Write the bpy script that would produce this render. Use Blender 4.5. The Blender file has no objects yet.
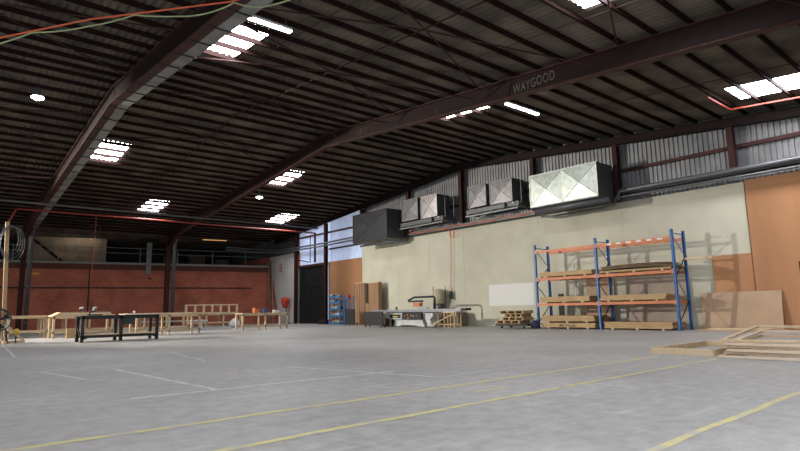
import bpy, math, random
from mathutils import Vector, Matrix, Euler
random.seed(7)
S = bpy.context.scene
COL = S.collection
PI = math.pi

# ---------------------------------------------------------------- camera
pitch, roll, yaw = .1485, -.0197, .868
F = Vector((math.cos(yaw)*math.cos(pitch), math.sin(yaw)*math.cos(pitch), math.sin(pitch)))
Rt = Vector((math.sin(yaw), -math.cos(yaw), 0)); U = Rt.cross(F)
R2 = math.cos(roll)*Rt + math.sin(roll)*U; U2 = -math.sin(roll)*Rt + math.cos(roll)*U
cd = bpy.data.cameras.new('camera'); cam = bpy.data.objects.new('camera', cd); COL.objects.link(cam)
cam.matrix_world = Matrix(((R2.x, U2.x, -F.x, 0), (R2.y, U2.y, -F.y, 0), (R2.z, U2.z, -F.z, 1.0), (0, 0, 0, 1)))
cd.sensor_width = 36; cd.lens = 557.5*36/800; cd.clip_end = 300; cd.clip_start = .05
S.camera = cam

# ---------------------------------------------------------------- world, daylight, exposure
w = bpy.data.worlds.new('sky'); S.world = w; w.use_nodes = True
w.node_tree.nodes['Background'].inputs[0].default_value = (.62, .74, 1, 1)
w.node_tree.nodes['Background'].inputs[1].default_value = 1.0
S.view_settings.view_transform = 'Standard'; S.view_settings.look = 'None'
S.view_settings.gamma = 1; S.view_settings.use_curve_mapping = False
S.view_settings.exposure = 0.0

def area(name, loc, direction, sx, sy, power, color=(1, 1, 1), spread=PI):
    l = bpy.data.lights.new(name, 'AREA'); l.shape = 'RECTANGLE'; l.size = sx; l.size_y = sy
    l.energy = power; l.color = color; l.spread = spread
    o = bpy.data.objects.new(name, l); COL.objects.link(o); o.location = loc
    o.rotation_euler = Vector(direction).to_track_quat('-Z', 'Y').to_euler()
    return o
# daylight through the unseen end door; side and near door lamps are added fill
area('daylight_end_door', (-13.4, 43.0, 3.2), (1, -.95, -.02), 4.0, 4.0, 900, (1, .96, .90))
area('fill_side_door', (-13.4, 9.0, 2.6), (1, .12, -.18), 8.0, 4.6, 650, (.93, .95, 1))
area('fill_near_door', (3.0, -2.0, 2.6), (.1, 1, -.35), 9.0, 4.6, 600, (.88, .92, 1))

def flood(name, loc, target, power, size, angle, color):
    l = bpy.data.lights.new(name, 'SPOT'); l.energy = power; l.shadow_soft_size = size; l.spot_size = angle; l.spot_blend = .4; l.color = color
    o = bpy.data.objects.new(name, l); COL.objects.link(o); o.location = loc
    o.rotation_euler = (Vector(target)-Vector(loc)).to_track_quat('-Z', 'Y').to_euler(); return o
flood('floodlight_beam', (-6.8, 34.5, 7.25), (23.1, 18.0, 2.0), 25000, .2, 1.0, (1, .93, .83))

# ---------------------------------------------------------------- materials
M = {}
def mat(name, c, rough=.7, metal=0., c2=None, scale=3., bump=0., emis=0., detail=4., lo=.35, hi=.65, spec=.5, stretch=None):
    if name in M: return M[name]
    m = bpy.data.materials.new(name); m.use_nodes = True; nt = m.node_tree
    b = nt.nodes['Principled BSDF']
    b.inputs['Base Color'].default_value = (*c, 1); b.inputs['Roughness'].default_value = rough
    b.inputs['Metallic'].default_value = metal; b.inputs['Specular IOR Level'].default_value = spec
    if emis:
        b.inputs['Emission Color'].default_value = (*c, 1); b.inputs['Emission Strength'].default_value = emis
    tc = nt.nodes.new('ShaderNodeTexCoord'); mp = nt.nodes.new('ShaderNodeMapping')
    nt.links.new(tc.outputs['Object'], mp.inputs[0])
    if stretch: mp.inputs['Scale'].default_value = stretch
    if c2 is None: c2 = tuple(x*.82 for x in c)
    n = nt.nodes.new('ShaderNodeTexNoise'); n.inputs['Scale'].default_value = scale; n.inputs['Detail'].default_value = detail
    nt.links.new(mp.outputs[0], n.inputs['Vector'])
    r = nt.nodes.new('ShaderNodeValToRGB'); r.color_ramp.elements[0].position = lo; r.color_ramp.elements[1].position = hi
    r.color_ramp.elements[0].color = (*c2, 1); r.color_ramp.elements[1].color = (*c, 1)
    nt.links.new(n.outputs['Fac'], r.inputs[0]); nt.links.new(r.outputs[0], b.inputs['Base Color'])
    if bump:
        bp = nt.nodes.new('ShaderNodeBump'); bp.inputs['Strength'].default_value = bump; bp.inputs['Distance'].default_value = .02
        nt.links.new(n.outputs['Fac'], bp.inputs['Height']); nt.links.new(bp.outputs[0], b.inputs['Normal'])
    M[name] = m; return m

def concrete_floor():
    m = mat('concrete', (.385, .37, .355), .55, c2=(.29, .28, .265), scale=.35, detail=8, bump=.0, lo=.3, hi=.7)
    nt = m.node_tree; b = nt.nodes['Principled BSDF']
    tc = nt.nodes.new('ShaderNodeTexCoord')
    ramp1 = [n for n in nt.nodes if n.type == 'VALTORGB'][0]
    n2 = nt.nodes.new('ShaderNodeTexNoise'); n2.inputs['Scale'].default_value = 5; n2.inputs['Detail'].default_value = 10; n2.inputs['Roughness'].default_value = .7
    nt.links.new(tc.outputs['Object'], n2.inputs['Vector'])
    r2 = nt.nodes.new('ShaderNodeValToRGB'); r2.color_ramp.elements[0].position = .33; r2.color_ramp.elements[1].position = .62
    r2.color_ramp.elements[0].color = (.76, .75, .735, 1); r2.color_ramp.elements[1].color = (1.14, 1.14, 1.14, 1)
    nt.links.new(n2.outputs['Fac'], r2.inputs[0])
    mx = nt.nodes.new('ShaderNodeMix'); mx.data_type = 'RGBA'; mx.blend_type = 'MULTIPLY'; mx.inputs[0].default_value = 1
    nt.links.new(ramp1.outputs[0], mx.inputs[6]); nt.links.new(r2.outputs[0], mx.inputs[7])
    # long pale scuffs and dark tyre scratches
    mp = nt.nodes.new('ShaderNodeMapping'); mp.inputs['Scale'].default_value = (.5, 5.0, 1); mp.inputs['Rotation'].default_value = (0, 0, .25)
    nt.links.new(tc.outputs['Object'], mp.inputs[0])
    n3 = nt.nodes.new('ShaderNodeTexNoise'); n3.inputs['Scale'].default_value = 1.3; n3.inputs['Detail'].default_value = 6
    nt.links.new(mp.outputs[0], n3.inputs['Vector'])
    r3 = nt.nodes.new('ShaderNodeValToRGB'); r3.color_ramp.elements[0].position = .6; r3.color_ramp.elements[1].position = .7
    r3.color_ramp.elements[0].color = (0, 0, 0, 1); r3.color_ramp.elements[1].color = (.35, .35, .35, 1)
    nt.links.new(n3.outputs['Fac'], r3.inputs[0])
    mx2 = nt.nodes.new('ShaderNodeMix'); mx2.data_type = 'RGBA'
    nt.links.new(r3.outputs[0], mx2.inputs[0]); nt.links.new(mx.outputs[2], mx2.inputs[6]); mx2.inputs[7].default_value = (.5, .5, .49, 1)
    nt.links.new(mx2.outputs[2], b.inputs['Base Color'])
    r4 = nt.nodes.new('ShaderNodeMapRange'); r4.inputs[3].default_value = .42; r4.inputs[4].default_value = .7
    nt.links.new(n2.outputs['Fac'], r4.inputs[0]); nt.links.new(r4.outputs[0], b.inputs['Roughness'])
    bp = nt.nodes.new('ShaderNodeBump'); bp.inputs['Strength'].default_value = .25; bp.inputs['Distance'].default_value = .01
    nt.links.new(n2.outputs['Fac'], bp.inputs['Height']); nt.links.new(bp.outputs[0], b.inputs['Normal'])
    return m
def worn_paint(name, c, thr):
    m = mat(name, c, .6, c2=(.34, .34, .34), scale=5, detail=10, lo=thr-.06, hi=thr+.06); return m
def brick_mat():
    m = bpy.data.materials.new('brick'); m.use_nodes = True; nt = m.node_tree; b = nt.nodes['Principled BSDF']
    tc = nt.nodes.new('ShaderNodeTexCoord'); mp = nt.nodes.new('ShaderNodeMapping')
    mp.inputs['Rotation'].default_value = (PI/2, 0, 0)
    nt.links.new(tc.outputs['Object'], mp.inputs[0])
    bk = nt.nodes.new('ShaderNodeTexBrick'); bk.inputs['Scale'].default_value = 1
    bk.inputs['Brick Width'].default_value = .24; bk.inputs['Row Height'].default_value = .086; bk.inputs['Mortar Size'].default_value = .008
    bk.inputs['Color1'].default_value = (.60, .165, .09, 1); bk.inputs['Color2'].default_value = (.46, .12, .065, 1); bk.inputs['Mortar'].default_value = (.28, .15, .11, 1)
    nt.links.new(mp.outputs[0], bk.inputs['Vector'])
    n = nt.nodes.new('ShaderNodeTexNoise'); n.inputs['Scale'].default_value = .8; n.inputs['Detail'].default_value = 6
    nt.links.new(tc.outputs['Object'], n.inputs['Vector'])
    r = nt.nodes.new('ShaderNodeValToRGB'); r.color_ramp.elements[0].position = .3; r.color_ramp.elements[1].position = .65
    r.color_ramp.elements[0].color = (.72, .7, .7, 1); r.color_ramp.elements[1].color = (1.1, 1.1, 1.1, 1)
    nt.links.new(n.outputs['Fac'], r.inputs[0])
    mx = nt.nodes.new('ShaderNodeMix'); mx.data_type = 'RGBA'; mx.blend_type = 'MULTIPLY'; mx.inputs[0].default_value = 1
    nt.links.new(bk.outputs['Color'], mx.inputs[6]); nt.links.new(r.outputs[0], mx.inputs[7])
    nt.links.new(mx.outputs[2], b.inputs['Base Color']); b.inputs['Roughness'].default_value = .85
    M['brick'] = m; return m
concrete_floor(); brick_mat()
mat('yellow_paint', (.56, .49, .20), .6, c2=(.42, .39, .31), scale=4, detail=10, lo=.4, hi=.52)
mat('white_paint_worn', (.56, .56, .54), .6, c2=(.40, .40, .39), scale=4, detail=10, lo=.38, hi=.5)
mat('cream_wall', (.54, .525, .415), .8, c2=(.44, .425, .335), scale=.5, detail=7)
mat('white_wall', (.66, .66, .62), .8, scale=.7, detail=6, c2=(.55, .55, .53))
mat('patch_white', (.66, .66, .63), .75, scale=6, lo=.25, hi=.35, c2=(.6, .6, .55))
mat('plywood_orange', (.42, .20, .085), .6, c2=(.34, .155, .065), scale=.9, detail=6, stretch=(1, 1, .25))
mat('plywood_seam', (.12, .06, .03), .8)
mat('mdf', (.44, .30, .19), .65, c2=(.38, .26, .165), scale=1.5)
mat('pale_timber', (.66, .51, .33), .6, c2=(.56, .41, .25), scale=3, stretch=(1, 6, 6), detail=5)
mat('pale_timber2', (.76, .62, .45), .6, c2=(.66, .51, .35), scale=3, stretch=(6, 1, 6), detail=5)
mat('board', (.48, .32, .155), .65, c2=(.37, .24, .115), scale=2, stretch=(1, 1, 30), detail=5)
mat('sheet_dark', (.30, .21, .14), .7, scale=2)
mat('brown_board', (.30, .17, .085), .6, c2=(.24, .13, .065), scale=2, stretch=(1, 1, .2))
mat('roof_sheet', (.16, .132, .10), .8, c2=(.065, .055, .044), scale=.8, detail=7, spec=.25)
mat('steel_red', (.06, .019, .016), .6, c2=(.04, .014, .012), scale=3, spec=.25)
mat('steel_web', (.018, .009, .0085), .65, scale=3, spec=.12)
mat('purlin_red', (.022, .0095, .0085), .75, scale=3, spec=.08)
mat('steel_bright_red', (.36, .05, .028), .5, scale=3)
mat('grey_steel', (.22, .23, .235), .5, .3, scale=2)
mat('grey_duct', (.27, .265, .245), .7, scale=1.2, c2=(.16, .155, .14))
mat('pipe_grey', (.135, .14, .145), .4, .4, scale=4)
mat('galv', (.36, .40, .37), .42, .75, c2=(.27, .30, .28), scale=5, detail=3, bump=.05)
mat('galv_dark', (.10, .105, .11), .5, .5, scale=3)
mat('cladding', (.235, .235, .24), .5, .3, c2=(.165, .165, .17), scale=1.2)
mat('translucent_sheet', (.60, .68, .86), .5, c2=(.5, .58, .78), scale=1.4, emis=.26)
mat('skylight', (.95, .96, 1.0), .5, c2=(.95, .96, 1), emis=27)
mat('lamp', (.95, .98, 1.0), .5, c2=(.95, .98, 1), emis=25)
mat('amber_glow', (1.0, .55, .2), .5, c2=(1, .55, .2), emis=.6)
mat('black', (.010, .010, .011), .6, scale=6)
mat('black_green', (.006, .008, .008), .6, scale=2)
mat('rubber', (.02, .02, .02), .8)
mat('blue', (.018, .14, .40), .45, c2=(.015, .11, .32), scale=5)
mat('blue_bin', (.04, .28, .62), .45)
mat('orange', (.56, .18, .065), .5, c2=(.45, .14, .05), scale=4)
mat('orange_cable', (.75, .13, .04), .5)
mat('green_cable', (.35, .42, .20), .5)
mat('white_plastic', (.72, .73, .74), .45)
mat('machine_white', (.58, .60, .58), .45, c2=(.45, .47, .46), scale=6)
mat('aluminium', (.27, .28, .31), .45, .5, scale=6)
mat('red_plastic', (.55, .04, .03), .5)
mat('red_cloth', (.62, .07, .04), .8, c2=(.42, .035, .025), scale=8)
mat('yellow_plastic', (.75, .5, .05), .5)
mat('mezz_panel', (.34, .25, .17), .7, c2=(.24, .18, .12), scale=1.0)
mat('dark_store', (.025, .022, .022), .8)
mat('ledge', (.32, .32, .30), .7)
mat('letter_paint', (.11, .10, .085), .8)
mat('letter_red', (.06, .03, .026), .8)
mat('brick_band', (.03, .022, .02), .8)

# ---------------------------------------------------------------- mesh helpers
class MB:
    def __init__(s): s.v = []; s.f = []
    def add(s, vs, fs):
        n = len(s.v); s.v += [tuple(v) for v in vs]; s.f += [tuple(i+n for i in f) for f in fs]; return s
    def box(s, lo, hi, rz=0, piv=None):
        x0, y0, z0 = lo; x1, y1, z1 = hi
        vs = [Vector(p) for p in ((x0,y0,z0),(x1,y0,z0),(x1,y1,z0),(x0,y1,z0),(x0,y0,z1),(x1,y0,z1),(x1,y1,z1),(x0,y1,z1))]
        if rz:
            c = Vector(piv) if piv else (vs[0]+vs[6])/2; r = Matrix.Rotation(rz, 3, 'Z'); vs = [c + r @ (v-c) for v in vs]
        return s.add(vs, [(0,3,2,1),(4,5,6,7),(0,1,5,4),(1,2,6,5),(2,3,7,6),(3,0,4,7)])
    def bar(s, p0, p1, w_, h_, up=(0, 0, 1)):
        p0 = Vector(p0); p1 = Vector(p1); d = (p1-p0).normalized(); up = Vector(up)
        if abs(d.dot(up)) > .99: up = Vector((0, 1, 0))
        sd = d.cross(up).normalized()*w_/2; u = sd.cross(d).normalized()*h_/2
        vs = [p0-sd-u, p0+sd-u, p0+sd+u, p0-sd+u, p1-sd-u, p1+sd-u, p1+sd+u, p1-sd+u]
        return s.add(vs, [(0,1,2,3),(7,6,5,4),(0,4,5,1),(1,5,6,2),(2,6,7,3),(3,7,4,0)])
    def tube(s, pts, r, n=8, closed=False, rads=None):
        pts = [Vector(p) for p in pts]; rings = []; N = len(pts); up = None
        for i, p in enumerate(pts):
            a = pts[i-1] if (i or closed) else p; b = pts[(i+1) % N] if (i < N-1 or closed) else p
            d = (b-a).normalized()
            if up is None: up = Vector((0, 0, 1)) if abs(d.z) < .9 else Vector((1, 0, 0))
            sd = d.cross(up).normalized(); up = sd.cross(d).normalized()
            rr = rads[i] if rads else r
            rings.append([p + rr*(math.cos(2*PI*k/n)*sd + math.sin(2*PI*k/n)*up) for k in range(n)])
        vs = [v for q in rings for v in q]; fs = []
        for i in range(N if closed else N-1):
            j = (i+1) % N
            for k in range(n): fs.append((i*n+k, i*n+(k+1) % n, j*n+(k+1) % n, j*n+k))
        if not closed: fs += [tuple(range(n))[::-1], tuple((N-1)*n+k for k in range(n))]
        return s.add(vs, fs)
    def prism(s, poly, axis, a, b):   # poly in the two other axes, extruded along axis
        def P(u, v, t): return {'x': (t, u, v), 'y': (u, t, v), 'z': (u, v, t)}[axis]
        n = len(poly); vs = [P(u, v, a) for u, v in poly] + [P(u, v, b) for u, v in poly]
        return s.add(vs, [tuple(range(n)), tuple(range(2*n-1, n-1, -1))] + [(i, n+i, n+(i+1) % n, (i+1) % n) for i in range(n)])
    def lathe(s, prof, c, axis='z', n=20, cap=True):
        c = Vector(c); vs = []
        for r, t in prof:
            for k in range(n):
                a = 2*PI*k/n; u, v = r*math.cos(a), r*math.sin(a)
                vs.append(c + Vector({'z': (u, v, t), 'x': (t, u, v), 'y': (u, t, v)}[axis]))
        fs = []
        for i in range(len(prof)-1):
            for k in range(n): fs.append((i*n+k, i*n+(k+1) % n, (i+1)*n+(k+1) % n, (i+1)*n+k))
        if cap: fs += [tuple(range(n))[::-1], tuple((len(prof)-1)*n+k for k in range(n))]
        return s.add(vs, fs)
    def build(s, name, m, parent=None, smooth=False, bevel=0, off=None):
        me = bpy.data.meshes.new(name); off = Vector(off) if off is not None else (Vector(parent['_o']) if parent is not None and '_o' in parent else Vector((0, 0, 0)))
        me.from_pydata([Vector(v)-off for v in s.v], [], s.f); me.materials.append(M[m] if isinstance(m, str) else m)
        import bmesh
        bm = bmesh.new(); bm.from_mesh(me); bmesh.ops.recalc_face_normals(bm, faces=bm.faces)
        if bevel: bmesh.ops.bevel(bm, geom=list(bm.edges), offset=bevel, segments=1, affect='EDGES')
        bm.to_mesh(me); bm.free()
        if smooth:
            for p in me.polygons: p.use_smooth = True
        o = bpy.data.objects.new(name, me); COL.objects.link(o)
        if parent is not None: o.parent = parent
        return o
def tag(o, label=None, cat=None, group=None, kind=None):
    for k, v in (('label', label), ('category', cat), ('group', group), ('kind', kind)):
        if v: o[k] = v
    return o
def thing(name, label, cat, loc=(0, 0, 0), group=None):
    """Empty at the thing's base; parts are written in world coordinates and shifted by _o in build()."""
    o = bpy.data.objects.new(name, None); COL.objects.link(o); o.location = loc; o.empty_display_size = .1
    o['_o'] = tuple(float(x) for x in loc); return tag(o, label, cat, group)
def solo(name, mb, m, label, cat, group=None, loc=None, **k):
    loc = loc if loc is not None else mb_base(mb)
    o = mb.build(name, m, None, off=loc, **k); o.location = loc; return tag(o, label, cat, group)
def mb_base(mb):
    xs = [v[0] for v in mb.v]; ys = [v[1] for v in mb.v]; zs = [v[2] for v in mb.v]
    return ((min(xs)+max(xs))/2, (min(ys)+max(ys))/2, min(zs))
def struct(name, mb, m, **k): return tag(mb.build(name, m, None, **k), kind='structure')
def copy_tree(o, parent=None):
    c = o.copy(); COL.objects.link(c)
    if parent is not None: c.parent = parent
    for ch in list(o.children): copy_tree(ch, c)
    return c
def clear_off():
    for o in bpy.data.objects:
        if '_o' in o: del o['_o']

# ---------------------------------------------------------------- the hall
D = 23.13; RY = 21.57; HR = 8.61; SL = .0892        # gable wall plane, ridge line, rafter soffit at the ridge, roof slope
RD, PD = .63, .135                                   # rafter depth, purlin depth
X0 = -13.8; YN = -2.3; YE = 44.1; YF = 57.0
def soff(y): return HR - SL*abs(y-RY)
def sheet_z(y): return soff(y) + RD + PD + .02
def brick_y(x): return 45.3 + .1623*(D-x)

struct('floor', MB().box((X0-.3, YN-.3, -.2), (D+.3, YF, 0)), 'concrete')

# roof sheeting: a real corrugated surface with holes where the skylight sheets lie
SKY = [(5.6, 6.75, 13.19, 15.79), (5.6, 6.8, 27.4, 30.03), (14.95, 16.15, 13.19, 15.79), (15.0, 16.2, 27.4, 30.03),
       (10.25, 11.5, 36.3, 38.93), (19.45, 20.95, 36.3, 38.93), (10.35, 11.6, 3.4, 6.6), (19.85, 21.3, 3.4, 6.5),
       (-3.9, -2.7, 13.19, 15.79), (-3.9, -2.7, 27.4, 30.03), (.9, 2.1, 3.4, 6.2)]
PIT = .2
def corr_grid(xa, xb, ys, keep=None, dz=0.):
    mb = MB(); n = int(round((xb-xa)/(PIT/4))); xs = [xa+(xb-xa)*i/n for i in range(n+1)]
    for x in xs:
        for y in ys: mb.v.append((x, y, sheet_z(y)+dz+.028*math.cos(2*PI*(x-X0)/PIT)))
    m = len(ys)
    for i in range(n):
        for j in range(m-1):
            if keep is None or keep((xs[i]+xs[i+1])/2, (ys[j]+ys[j+1])/2): mb.f.append((i*m+j, (i+1)*m+j, (i+1)*m+j+1, i*m+j+1))
    return mb
ys = sorted({YN-.3, RY, YF} | {y for s in SKY for y in s[2:]})
inside = lambda x, y: any(a < x < b and c < y < d for a, b, c, d in SKY)
struct('ceiling', corr_grid(X0-.3, D+.3, ys, lambda x, y: not inside(x, y)), 'roof_sheet', smooth=True)
for i, (a, b, c, d) in enumerate(SKY):
    struct('window_%d' % (i+1), corr_grid(a-.04, b+.04, [c-.02, d+.02], dz=.02), 'skylight', smooth=True)

# walls -------------------------------------------------------------
def corr_wall(y0, y1, z0, ztop, x, per=.19, amp=.045):
    mb = MB(); y = y0; pts = []
    while y < y1-1e-6:
        for fr, dx in ((0, 0), (.42, 0), (.5, -amp), (.92, -amp)):
            yy = y+fr*per
            if yy <= y1: pts.append((yy, dx))
        y += per
    pts.append((y1, 0))
    for yy, dx in pts: mb.v += [(x+dx, yy, z0), (x+dx, yy, ztop(yy))]
    for i in range(len(pts)-1): mb.f.append((2*i, 2*i+2, 2*i+3, 2*i+1))
    return mb
struct('wall_right', MB().box((D, YN, 0), (D+.25, 31.5, 5.47)), 'cream_wall')
tz = lambda y: soff(y)+RD+PD+.015
struct('wall_upper_right', corr_wall(YN, 31.5, 5.4, tz, D+.14), 'cladding')
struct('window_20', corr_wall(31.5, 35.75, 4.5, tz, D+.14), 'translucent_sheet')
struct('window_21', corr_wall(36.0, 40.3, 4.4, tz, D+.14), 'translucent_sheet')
struct('wall_gable_corner', MB().box((D, 40.2, 0), (D+.25, YF, 5.78)), 'brick')
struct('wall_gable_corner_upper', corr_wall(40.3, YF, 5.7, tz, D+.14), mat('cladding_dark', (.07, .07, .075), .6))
struct('wall_plywood', MB().box((D-.03, 31.5, 0), (D+.2, 35.75, 4.57)).box((D-.05, 31.5, 4.5), (D-.02, 35.7, 4.62)), 'plywood_orange')
# white painted panel with its slanting edge
struct('trim_1', MB().prism([(41.0, 0), (43.35, 0), (45.25, 5.72), (41.0, 5.78)], 'x', D-.04, D), 'white_wall')
# orange-brown plywood lining at the right end
mb = MB().box((D-.04, YN, 0), (D, 7.27, 5.52))
struct('trim_2', mb, 'plywood_orange')
struct('trim_3', MB().box((D-.03, 7.27, 0), (D, 8.66, 2.79)), 'plywood_orange')
struct('trim_4', MB().box((D-.055, 7.262, 0), (D-.03, 7.285, 5.5)).box((D-.05, 4.85, 0), (D-.038, 4.862, 5.5)).box((D-.05, 2.42, 0), (D-.038, 2.43, 5.5)), 'plywood_seam')
struct('trim_5', MB().box((D-.012, 17.08, 1.06), (D, 20.0, 2.18)), 'patch_white')
# pale bare strip and rubbed marks
mat('blockwork_joint', (.46, .46, .36), .85)
mb = MB()
for y in (27.6, 24.6, 21.75, 16.6, 12.2): mb.box((D-.005, y-.008, 0), (D, y+.008, 5.46))
struct('trim_8', mb, 'blockwork_joint')
# black opening in the plywood lining at the very edge of the view
struct('door_2', MB().box((D-.06, 4.7, 0), (D-.03, 5.86, 2.37)), 'dark_store')

# tall dark roller door between two red posts
dr = MB(); y = 36.0
dr.box((D-.02, 36.0, 0), (D+.04, 40.2, 4.42))
for k in range(22): dr.box((D-.06, 36.05+k*.19, .02), (D-.02, 36.15+k*.19, 4.4))
for z in (1.45, 2.95): dr.box((D-.09, 36.05, z), (D-.05, 40.15, z+.1))
struct('door_1', dr, 'black_green')
struct('trim_9', MB().box((D-.15, 35.9, 4.42), (D+.05, 40.25, 4.62)), 'steel_red')
struct('trim_30', MB().box((D-.12, 39.98, 0), (D-.02, 40.14, 4.42)), 'grey_steel')

# brick wall, slightly askew to the frames
def bw(x, off=0): return (x, brick_y(x)-off)
L_ = math.hypot(D+14.2, .1623*(D+14.2)); ang = math.atan(-.1623)
bwall = MB().box((0, 0, 0), (L_, .25, 4.85)).build('wall_back', 'brick'); tag(bwall, kind='structure')
bwall.location = (-14.2, brick_y(-14.2), 0); bwall.rotation_euler = (0, 0, ang)
def on_brick(name, x0, x1, z0, z1, t, m, back=0., bevel=0):
    a = math.atan(-.1623); c = math.cos(a); o = MB().box((0, -t, z0), ((x1-x0)/c, back, z1)).build(name, m)
    o.location = (x0, brick_y(x0), 0); o.rotation_euler = (0, 0, a); return o
tag(on_brick('trim_10', -14, D-.05, 4.85, 5.0, .1, 'ledge', .3), kind='structure')
tag(on_brick('trim_11', -14, 21.6, 2.98, 3.08, .02, 'brick_band'), kind='structure')
tag(on_brick('trim_12', -14, D-.05, 4.42, 4.85, .03, 'brick_dark' if 'brick_dark' in M else mat('brick_dark', (.13, .045, .03), .85)), kind='structure')
tag(on_brick('trim_13', 9.28, 9.36, 0, 4.4, .012, 'brick_band'), kind='structure')
# mezzanine behind it
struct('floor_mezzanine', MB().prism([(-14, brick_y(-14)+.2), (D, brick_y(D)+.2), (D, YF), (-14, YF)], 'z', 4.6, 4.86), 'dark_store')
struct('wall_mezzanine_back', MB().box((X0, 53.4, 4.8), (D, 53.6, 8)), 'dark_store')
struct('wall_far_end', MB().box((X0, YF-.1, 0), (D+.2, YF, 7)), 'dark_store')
tag(on_brick('wall_mezzanine_panel', 4.9, 10.4, 4.9, 6.95, -1.2, 'mezz_panel', 1.3), kind='structure')
mezz_fill = area('mezzanine_fill', (8.6, brick_y(8.6)-.05+.6, 7.0), (0, .6, -1), 2.6, .25, 13, (1, .85, .68))  # added fill lamp that brightens the brown panel, without a fitting

# end wall and near eave wall behind the camera, with the end door and openings added for the fill lamps
struct('wall_left', MB().box((X0-.25, YN, 5.4), (X0, YF, 9.5)).box((X0-.25, YN, 0), (X0, 4.5, 5.4)).box((X0-.25, 13.5, 0), (X0, 40.5, 5.4)).box((X0-.25, 45.5, 0), (X0, YF, 5.4)), 'cladding')
struct('wall_near', MB().box((X0, YN-.25, 5.2), (D+.2, YN, 8)).box((X0, YN-.25, 0), (-2, YN, 5.2)).box((8, YN-.25, 0), (D+.2, YN, 5.2)), 'cladding')

# girts and rails on the gable cladding
for i, (ya, yb, z, wz) in enumerate([(YN, 31.5, 6.86, .14), (31.5, 44.5, 6.9, .12), (31.5, 35.7, 5.6, .1)]):
    zt = [z, z]
    solo('girt', MB().bar((D+.02, ya, z), (D+.02, yb, z), .12, wz), 'steel_red',
         ['dark red steel wall girt across the corrugated cladding behind the ductwork', 'dark red girt across the pale sheets above the roller door',
          'short lower girt above the orange plywood panel', 'short upper girt near the roof at the right end of the cladding'][i], 'steel rail', 'girts on the gable cladding')

# ---------------------------------------------------------------- portal frames
def ibeam(mb, p0, p1, depth, width, t=.02, ft=.03, up=(0, 0, 1)):
    p0, p1 = Vector(p0), Vector(p1); d = (p1-p0).normalized(); upv = Vector(up); sd = d.cross(upv).normalized(); u = sd.cross(d).normalized()
    mb.bar(p0+u*(depth/2), p1+u*(depth/2), t, depth-.02, up)
    return mb
def flange(mb, p0, p1, depth, width, ft=.03, up=(0, 0, 1), both=True):
    p0, p1 = Vector(p0), Vector(p1); d = (p1-p0).normalized(); upv = Vector(up); sd = d.cross(upv).normalized(); u = sd.cross(d).normalized()
    mb.bar(p0+u*(ft/2), p1+u*(ft/2), width, ft, up)
    if both: mb.bar(p0+u*(depth-ft/2), p1+u*(depth-ft/2), width, ft, up)
    return mb
def text_mesh(txt, name, m, parent, loc, size, sx, off):
    cu = bpy.data.curves.new(name, 'FONT'); cu.body = txt; cu.size = size; cu.extrude = .004; cu.space_character = 1.12
    tmp = bpy.data.objects.new(name+'_tmp', cu); COL.objects.link(tmp); bpy.context.view_layer.update()
    me = bpy.data.meshes.new_from_object(tmp.evaluated_get(bpy.context.evaluated_depsgraph_get())); bpy.data.objects.remove(tmp)
    rot = Matrix(((0, 0, -1), (-1, 0, 0), (0, 1, 0)))
    for v in me.vertices:
        c = Vector((v.co.x*sx, v.co.y, v.co.z)); v.co = rot @ c + Vector(loc) - Vector(off)
    me.materials.clear(); me.materials.append(M[m]); o = bpy.data.objects.new(name, me); COL.objects.link(o); o.parent = parent; return o
def frame(X, label, duct=False, letters=False, width=.27, gable=False):
    t = thing('portal_frame', label, 'steel frame', (X, RY, 0), 'steel portal frames of the hall')
    for (y0, y1) in ((RY, -1.9), (RY, YE)):
        fm = 'gable_steel' if gable else 'steel_red'
        a, b = (X, y0, soff(y0)), (X, y1, soff(y1)); RDg = .37 if gable else RD
        if gable: a, b = (X, y0, soff(y0)+.26), (X, y1, soff(y1)+.26)
        ibeam(MB(), a, b, RDg, width).build('rafter_web', 'steel_web', t)
        flange(MB(), a, b, RDg, width).build('rafter_flange', fm, t)
        if gable: continue
        sgn = 1 if y1 > RY else -1
        # knee haunch
        pts = []
        for k in range(9):
            u = k/8; yy = y1-sgn*.35-sgn*5.2*(1-u)**1.0*1; 
            pts.append((yy, soff(yy)+.01 - .0 - .55*(u**2.6)))
        poly = pts + [(y1, pts[-1][1]), (y1, soff(y1)+.1), (pts[0][0], soff(pts[0][0])+.05)]
        MB().prism(poly, 'x', X-.012, X+.012).build('haunch_web', 'steel_web', t)
        h = MB()
        for p, q in zip(pts, pts[1:]): h.bar((X, p[0], p[1]), (X, q[0], q[1]), width, .03)
        h.build('haunch_flange', 'steel_red', t)
        yc = y1
        c = MB().box((X-.012, yc-.3, .02), (X+.012, yc+.02, soff(yc)+.3)).box((X-width/2, yc-.36, .02), (X+width/2, yc-.33, soff(yc)-.5)).box((X-width/2, yc+.02, .02), (X+width/2, yc+.05, soff(yc)+.4))
        c.build('column', 'steel_red', t)
        MB().box((X-.2, yc-.45, 0), (X+.2, yc+.15, .03)).build('base_plate', 'steel_red', t)
    if letters:
        text_mesh('WAYGOOD', 'painted_lettering', 'letter_paint', t, (X-.02, 10.62, soff(9.9)+.17), .42, .64, (X, RY, 0))
        text_mesh('JIRO', 'painted_lettering', 'letter_red', t, (X-.02, 19.25, soff(18.6)+.14), .42, .95, (X, RY, 0))
        text_mesh('1', 'painted_lettering', 'letter_red', t, (X-.02, 14.25, soff(14)+.16), .34, 1, (X, RY, 0))
    if gable:
        pass
    return t
frame(4.68, 'nearest steel portal frame with grey duct alongside its rafter', duct=True)
frame(13.9, 'middle steel portal frame with lettering painted on its rafter web', letters=True)
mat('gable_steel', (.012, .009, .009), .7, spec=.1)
frame(22.93, 'dark steel gable rafter against the end wall above the ductwork', width=.14, gable=True)
frame(-4.6, 'steel portal frame nearest the end doors, left of the view')

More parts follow.
